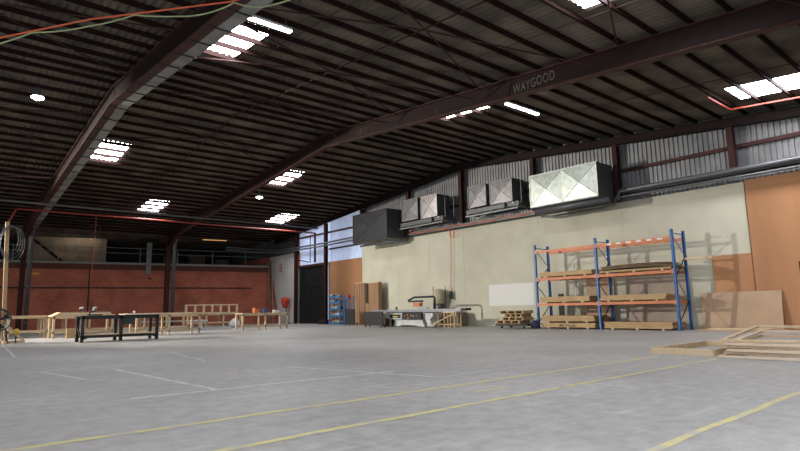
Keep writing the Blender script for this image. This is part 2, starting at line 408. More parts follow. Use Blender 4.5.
# grey cable duct running beside the first rafter and down beside its column
for X, lab, full in ((4.68, 'grey sheet duct with dark straps along the nearest rafter', True), (13.9, 'grey downpipe beside the middle frame column', False)):
    if full:
        t = thing('rafter_duct', lab, 'duct', (X+.3, RY, 0))
        for y0, y1 in ((RY, -1.5), (RY, 43.2)):
            MB().bar((X+.33, y0, soff(y0)+.06), (X+.33, y1, soff(y1)+.06), .34, .10).build('duct_panel', 'grey_duct', t)
        y = .6; k = 0
        while y < 43:
            MB().box((X-.15, y-.025, soff(y)-.02), (X+.52, y+.025, soff(y)+.0)).build('strap', 'black', t); y += 1.18
    yb = 43.55
    t = thing('downpipe', 'grey steel downpipe beside the %s column' % ('nearest frame' if full else 'middle frame'), 'pipe', (X+.3, yb, 0), 'grey downpipes beside the columns')
    MB().tube([(X+.33, yb, 0), (X+.33, yb, 6.1), (X+.33, yb-.15, 6.4), (X+.33, yb-.6, 6.62)], .13, 12).build('pipe', 'pipe_grey', t, smooth=True)
    for z in (.6, 2.9, 5.2): MB().lathe([(.145, -.04), (.145, .04)], (X+.33, yb, z), n=12).build('pipe_collar', 'galv_dark', t)

# gable wall columns standing in front of the cladding
GC = [(40.35, 0), (35.88, 0), (31.2, 5.95), (26.2, 5.75), (21.6, 5.75), (16.6, 5.75), (12.15, 5.6), (7.5, 5.97), (2.9, 5.97)]
gl = ['left of the roller door', 'right of the roller door', 'above the corner duct box', 'between the corner duct box and the paired square ducts',
      'above the hanging orange cable', 'between the two middle sets of ducts', 'behind the right end of the big bright duct', 'above the orange plywood lining', 'at the right end of the cladding']
mat('brace_red', (.045, .019, .017), .7, spec=.15)
for (y, z), l in zip(GC, gl):
    zt = soff(y)+.25; t = thing('gable_column', 'dark red steel wall post '+l, 'steel post', (22.95, y, z), 'steel posts of the gable wall')
    MB().box((22.84, y-.012, z), (23.06, y+.012, zt)).build('web', 'brace_red', t)
    MB().box((22.82, y-.11, z), (22.845, y+.11, zt)).box((23.055, y-.11, z), (23.08, y+.11, zt)).build('flange', 'brace_red', t)

# purlins
names = ['first', 'second', 'third', 'fourth', 'fifth', 'sixth', 'seventh', 'eighth', 'ninth', 'tenth', 'eleventh', 'twelfth', 'thirteenth', 'fourteenth', 'fifteenth', 'sixteenth',
         'seventeenth', 'eighteenth', 'nineteenth', 'twentieth', '21st', '22nd', '23rd', '24th', '25th', '26th', '27th', '28th']
def cpurlin(y):
    mb = MB(); z = soff(y)+RD; xa, xb = X0, D-.02
    s = 1
    mb.box((xa, y-.01, z), (xb, y+.01, z+PD)); mb.box((xa, y, z), (xb, y+.05, z+.012)); mb.box((xa, y, z+PD-.012), (xb, y+.05, z+PD)); mb.box((xa, y+.04, z), (xb, y+.05, z+.03))
    return mb
PUR = []
for sgn, nm in ((-1, 'slope towards the viewer'), (1, 'slope down to the brick wall')):
    k = 0
    while True:
        y = RY+sgn*(.445+.89*k)
        if y < YN or y > 45.8: break
        o = solo('roof_purlin', cpurlin(y), 'purlin_red', 'dark red purlin, %s below the ridge on the %s' % (names[k], nm), 'roof beam', 'roof purlins', loc=(5, y, soff(y)+RD)); PUR.append(y)
        k += 1
# sag rods and fly bracing under the purlins
mat('brace_red', (.045, .019, .017), .7, spec=.15)
def rod(p0, p1, r, lab, grp, m='brace_red'):
    return solo('bracing_rod' if r < .02 else 'bracing_bar', MB().tube([p0, p1], r, 6), m, lab, 'brace', grp, loc=tuple((Vector(p0)+Vector(p1))/2))
for X, s in ((.1, 'left'), (9.4, 'middle'), (18.4, 'right')):
    for y1, n in ((-2, 'viewer-side'), (45, 'brick-side')):
        rod((X, RY, soff(RY)+RD+.03), (X, y1, soff(y1)+RD+.03), .014 if X != 9.4 else .022, 'thin steel tie under the purlins, %s bay, %s slope' % (s, n), 'ties under the purlins')
for X, s in ((7.2, 'left half of the middle bay'), (11.8, 'right half of the middle bay')):
    rod((X, -2, soff(-2)+RD+.03), (X, RY, soff(RY)+RD+.03), .01, 'thin wire tie under the purlins in the '+s, 'ties under the purlins')
for Yn, s in ((5.0, 'nearest'), (9.9, 'second'), (14.3, 'third'), (18.8, 'fourth'), (24.5, 'fifth'), (30, 'sixth'), (36, 'seventh')):
    for dx, dy, q in ((4.4, 2.0, 'far'), (-4.4, 2.0, 'far left'), (4.2, -2.2, 'right'), (-4.2, -2.2, 'left')):
        p = (9.4, Yn, soff(Yn)+RD-.03); e = (9.4+dx, Yn+dy, soff(Yn+dy)+(.5 if abs(dx) > 4.3 else .2))
        rod(p, e, .024, 'steel roof brace running %s from the %s node of the middle bay' % (q, s), 'roof braces')
for Yn, s in ((16.5, 'near'), (26, 'middle'), (35, 'far')):
    for dx, dy, q in ((4.2, 2.4, 'forward'), (4.2, -2.4, 'back')):
        rod((.2, Yn, soff(Yn)+RD-.03), (.2+dx, Yn+dy, soff(Yn+dy)+.35), .022, 'steel roof brace in the left bay, %s node, running %s' % (s, q), 'roof braces')
for Yn, s in ((10.5, 'near'), (19.5, 'middle')):
    rod((13.7, Yn+.6, soff(Yn)+.02), (13.2, Yn+.9, soff(Yn)+RD), .02, 'short knee strut at the middle rafter, '+s, 'knee struts')
# steel trimmer around the right hand skylight
t = thing('skylight_trimmer', 'red steel trimmer frame around the right-hand roof skylight', 'steel frame', (20.6, 5, 7.7))
for p0, p1 in (((19.55, 6.95, 7.84), (21.5, 6.95, 7.84)), ((21.5, 6.95, 7.84), (21.5, 3.2, 7.5))):
    MB().bar(p0, p1, .05, .05).build('trimmer_bar', 'steel_bright_red', t)

# ---------------------------------------------------------------- lamps
def batten(x0, x1, y, z, lab):
    t = thing('batten_light', lab, 'lamp', ((x0+x1)/2, y, z), 'fluorescent batten lights')
    MB().box((x0, y-.07, z), (x1, y+.07, z+.06)).build('housing', 'white_plastic', t)
    for dy in (-.04, .04): MB().tube([(x0+.02, y+dy, z-.02), (x1-.02, y+dy, z-.02)], .022, 8).build('tube', 'lamp', t, smooth=True)
    for x in (x0+.15, x1-.15): MB().tube([(x, y, z+.06), (x, y, soff(y)+RD)], .006, 5).build('hanger', 'grey_steel', t)
batten(5.3, 6.55, 11.85, 8.02, 'bright batten light beside the nearest rafter')
batten(14.9, 16.75, 11.75, 8.02, 'bright batten light behind the lettered rafter')
def highbay(p, lab, e):
    t = thing('high_bay_lamp', lab, 'lamp', p, 'high bay lamps')
    x, y, z = p
    MB().lathe([(.2, 0), (.19, .06), (.09, .2), (.07, .34), (.0001, .36)], p, n=20).build('reflector', 'galv', t, smooth=True)
    MB().lathe([(.0001, -.09), (.1, -.07), (.19, -.02), (.2, .015)], p, n=20).build('bulb', 'lamp', t, smooth=True)
    MB().tube([(x, y, z+.35), (x, y, soff(y)+RD)], .01, 5).build('hanger', 'black', t)
    l = bpy.data.lights.new('high_bay_light', 'SPOT'); l.energy = e; l.spot_size = 2.2; l.shadow_soft_size = .15; l.color = (.85, .93, 1)
    lo = bpy.data.objects.new('high_bay_light', l); COL.objects.link(lo); lo.location = (x, y, z-.08)
highbay((2.38, 22.0, 8.45), 'white high bay lamp hanging in the left bay', 450)
highbay((15.15, 31.2, 7.95), 'small white high bay lamp hanging beyond the middle rafter', 300)

t = thing('floodlight', 'large floodlight hung under the roof near the end doors', 'lamp', (-7.3, 34.8, 7.1))
MB().box((-7.5, 34.6, 6.95), (-7.15, 35.15, 7.4)).build('housing', 'black', t, bevel=.02)
MB().box((-7.14, 34.65, 7.0), (-7.13, 35.1, 7.35)).build('lens', 'lamp', t)
MB().bar((-7.35, 34.9, 7.4), (-7.35, 34.9, soff(34.9)+RD), .05, .05).build('hanger', 'black', t)

# ---------------------------------------------------------------- high level pipes
def pipe(name, pts, r, m, lab, cat='pipe', grp=None, n=8): return solo(name, MB().tube(pts, r, n), m, lab, cat, grp, smooth=True)
pipe('conduit_pipe', [(X0, 34.55, 6.92), (21.4, 34.55, 6.92)], .07, 'pipe_grey', 'long grey pipe crossing the hall above the red pipe')
t = thing('sprinkler_pipe', 'long bright red pipe crossing the hall high up', 'pipe', (13, 37.44, 7.0))
MB().tube([(3.1, 37.44, 6.0), (3.45, 37.44, 6.95), (3.6, 37.44, 7.0), (22.95, 37.44, 7.02)], .055, 8).build('main_pipe', 'steel_bright_red', t, smooth=True)
MB().tube([(22.8, 37.2, 7.0), (22.8, 37.2, 4.7)], .09, 8).build('drop_pipe', 'steel_red', t, smooth=True)
MB().tube([(22.8, 37.9, 6.9), (22.8, 37.9, 4.75), (22.8, 39.9, 5.1)], .04, 8).build('drop_pipe', 'steel_red', t, smooth=True)
for x in (6, 9.5, 13, 16.5, 20): MB().tube([(x, 37.44, 7.0), (x, 37.44, soff(37.44)+RD)], .012, 5).build('hanger', 'steel_web', t)
pipe('red_rail', [(4.7, 43.0, 6.55), (13.9, 43.0, 6.55), (21, 43.0, 6.55)], .04, 'steel_red', 'dark red pipe high in front of the mezzanine', 'pipe')
for dz, s in ((0, 'upper'), (-.2, 'lower')):
    pipe('wall_pipe', [(18.6, 44.2, 6.32+dz), (21.6, 44.6, 6.3+dz), (22.7, 42.6, 6.1+dz), (22.72, 35.86, 6.05+dz), (22.72, 30.3, 6.08+dz)], .065, 'pipe_grey',
         '%s of the two grey pipes above the roller door' % s, 'pipe', 'paired grey pipes above the door')
# tray, pipe and orange cable along the top of the cream wall
solo('cable_tray', MB().box((22.83, 12.3, 5.47), (23.1, 26.2, 5.51)).box((22.83, 12.3, 5.47), (22.85, 26.2, 5.72)).box((22.72, -1, 5.7), (23.1, 11.9, 5.74)).box((22.72, -1, 5.7), (22.74, 11.9, 5.94)), 'galv_dark',
     'dark cable tray along the top of the cream wall', 'cable tray')
pipe('wall_pipe', [(22.0, 30.1, 5.2), (22.0, 27.4, 5.2), (22.3, 26.5, 5.22), (22.93, 26.35, 5.25), (22.93, 26.3, 5.55), (22.93, 26.1, 5.62), (22.93, 12.9, 5.62)], .07, 'pipe_grey',
     'grey pipe stepping along the top of the cream wall', 'pipe')
pipe('wall_pipe', [(22.55, 12.0, 5.5), (22.55, 11.9, 5.86), (22.55, -1, 5.86)], .09, 'pipe_grey', 'thick grey pipe above the orange plywood and the right end of the cream wall', 'pipe')
pipe('wall_pipe', [(22.62, 16.0, 5.3), (22.62, 15.75, 5.3), (22.62, 15.6, 5.25), (22.62, 12.8, 5.25), (22.62, 12.5, 5.3), (22.62, 12.2, 5.32), (22.62, 12.15, 5.62), (22.62, 11.8, 5.6), (22.62, -1, 5.58)], .05, 'pipe_grey',
     'grey pipe elbowing under the big bright duct', 'pipe')
pts = []
for k in range(60):
    y = 26.1-k*.17; pts.append((22.78, y, 5.62+.05*math.sin(k*.6)+.03*math.sin(k*.31)))
pipe('orange_cable', pts, .022, 'orange_cable', 'orange cable lying along the dark cable tray', 'cable')
# orange drop lead with coil
t = thing('drop_lead', 'orange power lead hanging down the cream wall beside the saw', 'cable', (22.9, 22.6, 5.4))
MB().tube([(22.95, 22.55, 5.5), (22.95, 22.58, 4.0), (22.95, 22.7, 1.9)], .02, 6).build('lead', 'orange_cable', t, smooth=True)
MB().tube([(22.9, 22.4+.2*math.cos(a*PI/8), 5.3+.27*math.sin(a*PI/8)) for a in range(16)], .022, 6, closed=True).build('coil', 'orange_cable', t, smooth=True)
MB().box((22.88, 22.62, 1.5), (23.0, 22.8, 1.95), ).build('socket_box', 'black', t)
MB().box((22.9, 22.66, 1.62), (22.88, 22.76, 1.74)).build('red_plug', 'red_plastic', t)
MB().tube([(22.95, 22.7, 1.5), (22.95, 22.72, 1.2)], .02, 6).build('plug_lead', 'black', t)
# twin leads strung across under the roof at the left
p = [(x*.917, y*.917) for x, y in [(.2, 18.4), (.95, 17.1), (2.54, 14.67), (4.08, 12.8), (4.9, 11.8), (5.3, 11.0), (5.8, 9.8)]]
pipe('overhead_lead', [(x, y, 7.62) for x, y in p], .02, 'orange_cable', 'orange lead strung under the roof at the upper left', 'cable')
g = []
for i in range(len(p)-1):
    for k in range(8):
        u = k/8; x = p[i][0]*(1-u)+p[i+1][0]*u; y = p[i][1]*(1-u)+p[i+1][1]*u
        s = 0.0
        g.append((x, y, i+u))
anch = [0.2, 1.36, 2.5, 4.1]
def sag(s):
    for a, b in zip([-1]+anch, anch+[7]):
        if a <= s <= b: u = (s-a)/(b-a); return 4*u*(1-u)*.12*(b-a)
    return 0
pipe('overhead_lead', [(x, y, 7.59-sag(s)) for x, y, s in g], .017, 'green_cable', 'pale green lead looped below the orange lead at the upper left', 'cable')

# ---------------------------------------------------------------- ductwork
def xpanel(x, y0, y1, z0, z1, n, dep=.05):
    """cross-broken sheet-metal panel facing -x, n crosses side by side, with raised creases"""
    mb = MB()
    for k in range(n):
        a = y0+(y1-y0)*k/n; b = y0+(y1-y0)*(k+1)/n; c = ((a+b)/2, (z0+z1)/2)
        mb.add([(x, a, z0), (x, b, z0), (x, b, z1), (x, a, z1), (x-dep, c[0], c[1])], [(0, 1, 4), (1, 2, 4), (2, 3, 4), (3, 0, 4)])
    return mb
def creases(x, y0, y1, z0, z1, n, dep=.05):
    mb = MB()
    for k in range(n):
        a = y0+(y1-y0)*k/n; b = y0+(y1-y0)*(k+1)/n; c = (x-dep, (a+b)/2, (z0+z1)/2)
        for q in ((a, z0), (b, z0), (b, z1), (a, z1)): mb.bar((x-.005, q[0], q[1]), c, .03, .03, (1, 0, 0))
    return mb
def duct(y0, y1, z0, z1, x0, n, lab, m='galv', dep=.03, side='galv_dark', grp='square ducts on the gable wall'):
    t = thing('air_duct', lab, 'duct', ((x0+22.8)/2, (y0+y1)/2, z0), grp)
    MB().box((x0, y0, z0), (22.8, y1, z1)).build('duct_body', side, t)
    xpanel(x0-.004, y0+.02, y1-.02, z0+.02, z1-.02, n, dep).build('front_panel', m, t)
    creases(x0-.008, y0+.02, y1-.02, z0+.02, z1-.02, n, dep).build('panel_crease', m, t)
    f = MB()
    for a, b in (((y0, z0), (y1, z0)), ((y0, z1), (y1, z1)), ((y0, z0), (y0, z1)), ((y1, z0), (y1, z1))): f.bar((x0-.01, *a), (x0-.01, *b), .04, .04)
    f.build('panel_flange', m, t)
    return t
t = duct(12.3, 15.78, 5.62, 7.1, 21.5, 2, 'big bright galvanised duct box with two crosses on its face', dep=.045)
MB().tube([(21.75, 11.95, 5.42), (21.75, 15.7, 5.42)], .15, 12).build('round_flue', 'galv_dark', t, smooth=True)
MB().box((21.5, 12.3, 5.56), (21.56, 15.75, 5.62)).build('support_channel', 'galv_dark', t)
duct(17.08, 18.5, 6.2, 7.36, 21.8, 1, 'square dark galvanised duct end, left of the big bright duct', m=mat('galv_mid', (.19, .185, .19), .45, .7, c2=(.13, .13, .135), scale=4))
duct(18.78, 20.02, 6.25, 7.38, 21.8, 1, 'dull square duct end right of the wall post above the wall', m='galv_mid')
duct(22.45, 23.78, 6.2, 7.47, 21.8, 1, 'square pinkish galvanised duct end with a bright cross', m=mat('galv_pink', (.40, .36, .35), .42, .7, c2=(.28, .26, .25), scale=5))
duct(24.08, 25.5, 6.25, 7.52, 21.8, 1, 'dull square duct end beside the pinkish one', m='galv_mid')
duct(26.5, 30.1, 5.35, 7.2, 21.4, 1, 'large dark duct box nearest the roller door', m=mat('galv_black', (.045, .046, .05), .45, .5, scale=3), dep=.03)
for (ya, yb), lab in (((16.8, 20.3), 'dark fan unit with pipework under the two middle duct ends'), ((22.1, 25.8), 'dark fan unit with pipework under the pinkish duct end')):
    t = thing('fan_unit', lab, 'fan unit', (22.3, (ya+yb)/2, 5.7), 'fan units on the wall')
    MB().box((21.9, ya, 5.95), (22.8, yb, 6.17)).build('casing', 'galv_dark', t)
    f = MB()
    for y in (ya+.1, (ya+yb)/2, yb-.1): f.bar((21.9, y, 5.92), (22.8, y, 5.92), .05, .06)
    f.bar((21.85, ya, 5.82), (21.85, yb, 5.82), .06, .06).bar((22.6, ya, 5.78), (22.6, yb, 5.78), .06, .06); f.build('bracket', 'grey_steel', t)
    MB().lathe([(.14, -.1), (.16, 0), (.14, .1)], (21.85, ya+.9, 6.02), 'x', 14).build('motor', 'galv_dark', t)
    MB().lathe([(.04, -.03), (.04, .03)], (21.8, ya+.25, 6.1), 'x', 10).build('valve', 'white_plastic', t)
    pp = MB().tube([(21.95, ya-.15, 6.1), (21.95, ya-.15, 7.2)], .02, 6).tube([(22.6, ya-.2, 6.1), (22.6, ya-.2, 7.25)], .02, 6); pp.build('riser_pipe', 'grey_steel', t)

# ---------------------------------------------------------------- floor markings
MK = [0]
def marking(x0, y0, x1, y1, wd, m, lab, grp='painted lines on the floor'):
    MK[0] += 1; zz = .0025+.0002*MK[0]
    mb = MB(); n = max(2, int(math.hypot(x1-x0, y1-y0)/.5)); d = Vector((x1-x0, y1-y0)).normalized(); nn = Vector((-d.y, d.x)); vs = []
    for i in range(n+1):
        u = i/n; j = .012*math.sin(i*1.7+x0); ww = wd/2*(1+.12*math.sin(i*2.3)); c = Vector((x0+(x1-x0)*u, y0+(y1-y0)*u))+nn*j
        vs += [(*(c-nn*ww), zz), (*(c+nn*ww), zz)]
    mb.add(vs, [(2*i, 2*i+2, 2*i+3, 2*i+1) for i in range(n)])
    return solo('floor_marking', mb, m, lab, 'floor marking', grp)
marking(-2, 5.3, 10.95, 5.22, .085, 'yellow_paint', 'far yellow floor line ending at the flat timber frame')
marking(-2, 4.1, 11.0, 4.21, .085, 'yellow_paint', 'middle yellow floor line ending at the timber stack corner')
marking(1, 1.93, 11.0, 2.1, .07, 'yellow_paint', 'nearest yellow floor line at the lower right')
marking(5.1, 4.7, 5.6, 4.66, .07, 'yellow_paint', 'short yellow dash between the two long yellow lines')
for a in [(1.96, 7.35, 5.94, 7.2, .09, 'faded white line running across mid floor'), (2.75, 11.6, 3.0, 7.25, .085, 'faded white line meeting the long white line from behind'),
          (5.1, 9.3, 5.85, 5.95, .08, 'faded white line crossing towards the yellow lines'), (1.68, 12.1, 2.0, 10.1, .06, 'short faded white line at the left'),
          (2.2, 24.5, 1.8, 17.0, .07, 'pale line at the far left of the floor'), (4.2, 6.0, 9.8, 6.1, .035, 'thin pale scratch beyond the far yellow line'),
          (5.0, 15.4, 4.55, 11.7, .06, 'pale line left of the mid floor'), (1.2, 12.2, 4.3, 12.0, .04, 'thin pale line across the left floor'), (5.9, 9.5, 9.5, 9.4, .04, 'thin pale line towards the racking')]:
    marking(*a[:5], 'white_paint_worn', a[5])

# ---------------------------------------------------------------- pallet racking
RXF, RXB = 21.4, 22.4; RYS = (9.36, 12.55, 15.63); RH = 3.8
t = thing('pallet_rack', 'blue and orange two-bay pallet racking against the cream wall', 'rack', (21.9, 12.5, 0))
for yi, y in enumerate(RYS):
    for x in (RXF, RXB):
        up = MB().box((x-.05, y-.045, .01), (x+.05, y-.035, RH)).box((x-.05, y+.035, .01), (x+.05, y+.045, RH)).box((x-.05 if x == RXF else x+.04, y-.045, .01), (x-.04 if x == RXF else x+.05, y+.045, RH))
        u = up.build('upright', 'blue', t)
        MB().box((x-.09, y-.08, 0), (x+.09, y+.08, .012)).build('foot_plate', 'blue', u, off=t['_o'])
    zs = [.25, 1.1, 1.95, 2.8, 3.6]
    for i in range(4):
        a, b = (RXF, zs[i]), (RXB, zs[i+1])
        if i % 2: a, b = (RXB, zs[i]), (RXF, zs[i+1])
        MB().bar((a[0], y, a[1]), (b[0], y, b[1]), .03, .03).build('diagonal_brace', 'black' if i % 2 == 0 else 'grey_steel', t)
    for z in (.2, 3.65): MB().bar((RXF, y, z), (RXB, y, z), .03, .03).build('horizontal_brace', 'blue', t)
for b in (0, 1):
    ya, yb = RYS[b]+.045, RYS[b+1]-.045
    for x, s in ((RXF-.02, 'front'), (RXB+.02, 'rear')):
        for z in (1.06, 2.2, 3.47):
            bm_ = MB().box((x-.025, ya, z-.055), (x+.025, yb, z+.055)).build('beam', 'orange', t)
            MB().box((x-.032, ya-.01, z-.1), (x+.0, ya+.05, z+.1)).build('beam_connector', 'orange', bm_, off=t['_o']); MB().box((x-.032, yb-.05, z-.1), (x+0, yb+.01, z+.1)).build('beam_connector', 'orange', bm_, off=t['_o'])
            if s == 'front' and z > 3 and b == 0:
                for q in range(6): MB().box((x-.028, ya+.3+q*.42, z-.03), (x-.024, ya+.5+q*.42, z+.03)).build('white_sticker', 'white_plastic', bm_, off=t['_o'])
# a sheet standing behind the lower rack level
def slab(name, lo, hi, m, lab, cat, grp=None, rz=0, tilt=None):
    mb = MB().box(lo, hi)
    o = solo(name, mb, m, lab, cat, grp, bevel=.002)
    if rz: o.rotation_euler.z = rz
    if tilt: o.rotation_euler = tilt
    return o
ordn = ['top', 'second from top', 'third from top', 'fourth from top', 'fifth from top', 'sixth from top', 'seventh from top', 'eighth from top', 'ninth from top']
def stack(y0, y1, z0, z1, n, where, x0=21.32, x1=22.5, m='board', j=.03, name='timber_board'):
    """n sheets lying in a stack on timber bearers"""
    for yy, s in ((y0+.35, 'right'), ((y0+y1)/2, 'middle'), (y1-.35, 'left')):
        slab('timber_bearer', (x0, yy-.045, z0-.055), (x1, yy+.045, z0-.001), 'pale_timber', '%s timber bearer under the %s' % (s, where), 'bearer', 'bearers under the board stacks')
    th = (z1-z0)/n
    for k in range(n):
        jy = random.uniform(-j, j); jx = random.uniform(-j, j)*.6
        slab(name, (x0+jx, y0+jy, z0+k*th+.001), (x1+jx, y1+jy, z0+(k+1)*th-.0015), m, 'board %s in the %s' % (ordn[n-1-k], where), 'board', where)
stack(12.78, 15.4, .07, .26, 5, 'lowest left rack stack')
stack(12.78, 15.38, .33, .58, 6, 'second left floor stack', z0=.33) if False else None
stack(12.80, 15.40, .33, .57, 6, 'upper left floor stack in the rack')
stack(9.6, 12.35, .06, .31, 7, 'right floor stack in the rack')
stack(12.95, 15.45, 1.175, 1.40, 6, 'left lower-shelf stack')
stack(9.75, 12.45, 1.175, 1.38, 5, 'right lower-shelf stack')
stack(12.75, 15.4, 2.315, 2.50, 4, 'left upper-shelf stack')
def warped(y0, y1, z, k):
    mb = MB(); n = 14; vs = []
    for i in range(n+1):
        u = i/n; y = y0+(y1-y0)*u; zz = z+.05*math.sin(u*PI*.9+k*.12)+.02*k
        for x in (21.25+.05*k, 22.5): vs += [(x, y, zz), (x, y, zz+.014)]
    fs = []
    for i in range(n):
        a = 4*i; b = 4*i+4
        fs += [(a, a+2, b+2, b), (a+1, b+1, b+3, a+3), (a, b, b+1, a+1), (a+2, a+3, b+3, b+2)]
    fs += [(0, 1, 3, 2), (4*n, 4*n+2, 4*n+3, 4*n+1)]
    return mb.add(vs, fs)
stack(9.45, 12.4, 2.315, 2.39, 2, 'right upper-shelf stack')
for k in range(4):
    solo('warped_sheet', warped(9.3+.1*k, 12.35+.03*k, 2.40+.03*k, k), ('sheet_dark', 'board')[k % 2], 'warped thin sheet, %s on the right upper shelf' % ('lowest', 'second lowest', 'second highest', 'highest')[k], 'sheet', 'warped sheets on the upper shelf')


st = thing('printed_mark', 'black printed mark on the lowest left board pack', 'printed mark', (21.27, 14.1, .12))
for i, (y, wd, z0, z1) in enumerate([(14.42, .09, .13, .2), (14.3, .03, .13, .2), (14.12, .02, .11, .2), (14.12, .12, .185, .2), (14.0, .02, .11, .17), (13.93, .02, .11, .17), (13.86, .02, .11, .17), (13.76, .07, .11, .17)]):
    MB().box((21.27, y-wd/2, z0), (21.275, y+wd/2, z1)).build('printed_stroke', 'black', st)
# sheets and lengths leaning behind the rack
slab('leaning_sheet', (22.85, 12.75, .02), (22.87, 14.1, 2.2), 'mdf', 'large brown sheet leaning on the wall behind the left rack bay', 'sheet', tilt=(0, .09, 0))
slab('leaning_sheet', (22.85, 9.6, .02), (22.87, 12.2, 2.1), mat('mdf_grey', (.40, .33, .26), .7, scale=1.5), 'large grey-brown sheet leaning behind the right rack bay', 'sheet', tilt=(0, .09, 0))
slab('leaning_plank', (22.7, 14.5, .02), (22.73, 14.6, 2.9), 'white_wall', 'thin white plank leaning behind the left rack bay', 'plank', tilt=(0, .08, 0))
slab('leaning_plank', (22.62, 15.1, .02), (22.7, 15.35, 1.55), 'black', 'dark panel standing behind the left rack upright', 'panel')
slab('rack_bar', (22.3, 8.35, 2.66), (22.42, 9.6, 2.74), 'pale_timber', 'timber length sticking out past the right rack upright', 'plank')

# leaning brown board and sheets on the floor at the right
slab('leaning_board', (22.83, 6.46, .03), (22.87, 9.15, 1.40), 'mdf', 'wide brown board leaning against the orange plywood', 'board', tilt=(0, .14, 0))
slab('floor_sheet', (21.3, 6.2, .0), (22.6, 8.75, .05), 'mdf', 'thin brown sheet lying flat in front of the leaning board', 'sheet')
slab('floor_sheet', (21.5, 6.6, .052), (22.55, 8.5, .08), 'pale_timber', 'pale sheet lying on top of the flat brown sheet', 'sheet')

# ---------------------------------------------------------------- timber frames on the floor at the right
def tframe(x0, x1, y0, y1, hgt, th, n, m, lab, grp, zf=0., zb=0., rz=0, wd=.09):
    """flat ladder frame: rails along x at y0,y1 and cross members; zf/zb bottom height at front (x0) / back (x1)"""
    t = thing('timber_truss', lab, 'timber truss', (x0, y1, zf), grp)
    L = x1-x0; sl = math.atan2(zb-zf, L)
    def bx(a, b, c, d):  # local: along, across
        mb = MB().box((a, c, 0), (b, d, hgt)); mb.v = [(x, y-y1, z) for x, y, z in mb.v]; return mb
    for k in range(n):
        y = y0+th/2+(y1-y0-th)*k/(n-1); bx(th, L-th, y-th/2, y+th/2).build('cross_member', m, t, off=(0, 0, 0), bevel=.003)
    bx(0, th, y0, y1).build('long_rail', m, t, off=(0, 0, 0), bevel=.003); bx(L-th, L, y0, y1).build('long_rail', m, t, off=(0, 0, 0), bevel=.003)
    t.rotation_euler = (0, -sl, rz); return t
tframe(11.4, 14.1, 4.42, 5.62, .125, .045, 2, 'pale_timber', 'low rectangular timber frame lying flat beside the timber stack', None)
zf = 0; orw = ['bottom', 'second', 'third', 'fourth', 'fifth', 'top']
for k in range(6):
    tframe(11.3+[0, .12, .02, .16, .05, .1][k], 13.25+[0, .1, .05, .12, .1, .1][k], 1.3, 4.3-[0, .05, .14, .05, .12, 0.02][k], .042, .07, 3, ('pale_timber2', 'pale_timber')[k % 2],
           '%s frame of the fanned stack of pale timber frames' % orw[k], 'stacked pale timber frames', zf=.0+k*.056, zb=.0+k*.095, rz=[0, -.01, .012, -.008, .01, 0][k])
for k, (x, y) in enumerate([(12.6, 3.6), (12.9, 2.4)]):
    slab('timber_offcut', (x, y, 0), (x+.09, y+.3, .001+.06), 'pale_timber', ['short offcut under the frame stack, left', 'short offcut under the frame stack, right'][k], 'offcut') if False else None

# ---------------------------------------------------------------- pallets on a trolley
t = thing('flat_trolley', 'low black flat trolley under the small pallets', 'trolley', (21.75, 17.0, 0))
MB().box((21.3, 16.1, .12), (22.2, 17.95, .215)).build('deck', 'black', t, bevel=.006)
for x in (21.4, 22.1):
    for y in (16.35, 17.65): MB().lathe([(.07, -.02), (.075, 0), (.07, .02)], (x, y, .078), 'x', 14).build('wheel', 'rubber', t)
    for y in (16.35, 17.65): MB().box((x-.03, y-.04, .1), (x+.03, y+.04, .16)).build('caster_fork', 'grey_steel', t)
mat('pallet_wood', (.42, .28, .14), .75, c2=(.3, .19, .09), scale=4)
def pallet(x0, x1, y0, y1, z, lab):
    t = thing('small_pallet', lab, 'pallet', ((x0+x1)/2, (y0+y1)/2, z), 'small pallets on the trolley')
    n = 4
    for k in range(n):
        y = y0+(y1-y0-.1)*k/(n-1)
        MB().box((x0, y, z+.02), (x1, y+.1, z+.12)).build('block_bearer', 'pallet_wood', t)
    for k in range(3):
        x = x0+(x1-x0-.14)*k/2; MB().box((x, y0, z), (x+.14, y1, z+.02)).build('bottom_board', 'pallet_wood', t)
    for k in range(4):
        x = x0+(x1-x0-.16)*k/3; MB().box((x, y0, z+.12), (x+.16, y1, z+.145)).build('top_board', 'pallet_wood', t)
pallet(21.35, 22.15, 16.55, 17.95, .225, 'small timber pallet, lowest of the stack')
pallet(21.37, 22.1, 16.35, 17.6, .375, 'small timber pallet, second from the bottom')
pallet(21.4, 22.1, 16.45, 17.45, .525, 'small timber pallet, second from the top')
pallet(21.33, 22.05, 16.3, 17.7, .675, 'small timber pallet, topmost of the stack')
t = thing('tool_bag', 'dark blue bag slumped beside the pallet trolley', 'bag', (21.8, 15.95, 0))
MB().lathe([(.15, 0), (.2, .06), (.21, .18), (.15, .32), (.05, .37)], (21.75, 16.0, 0), n=14).build('bag_body', mat('navy', (.02, .025, .06), .8), t, smooth=True)
MB().tube([(21.75, 15.9, .34), (21.75, 15.93, .45), (21.75, 16.07, .45), (21.75, 16.1, .34)], .015, 6).build('bag_handle', 'black', t)

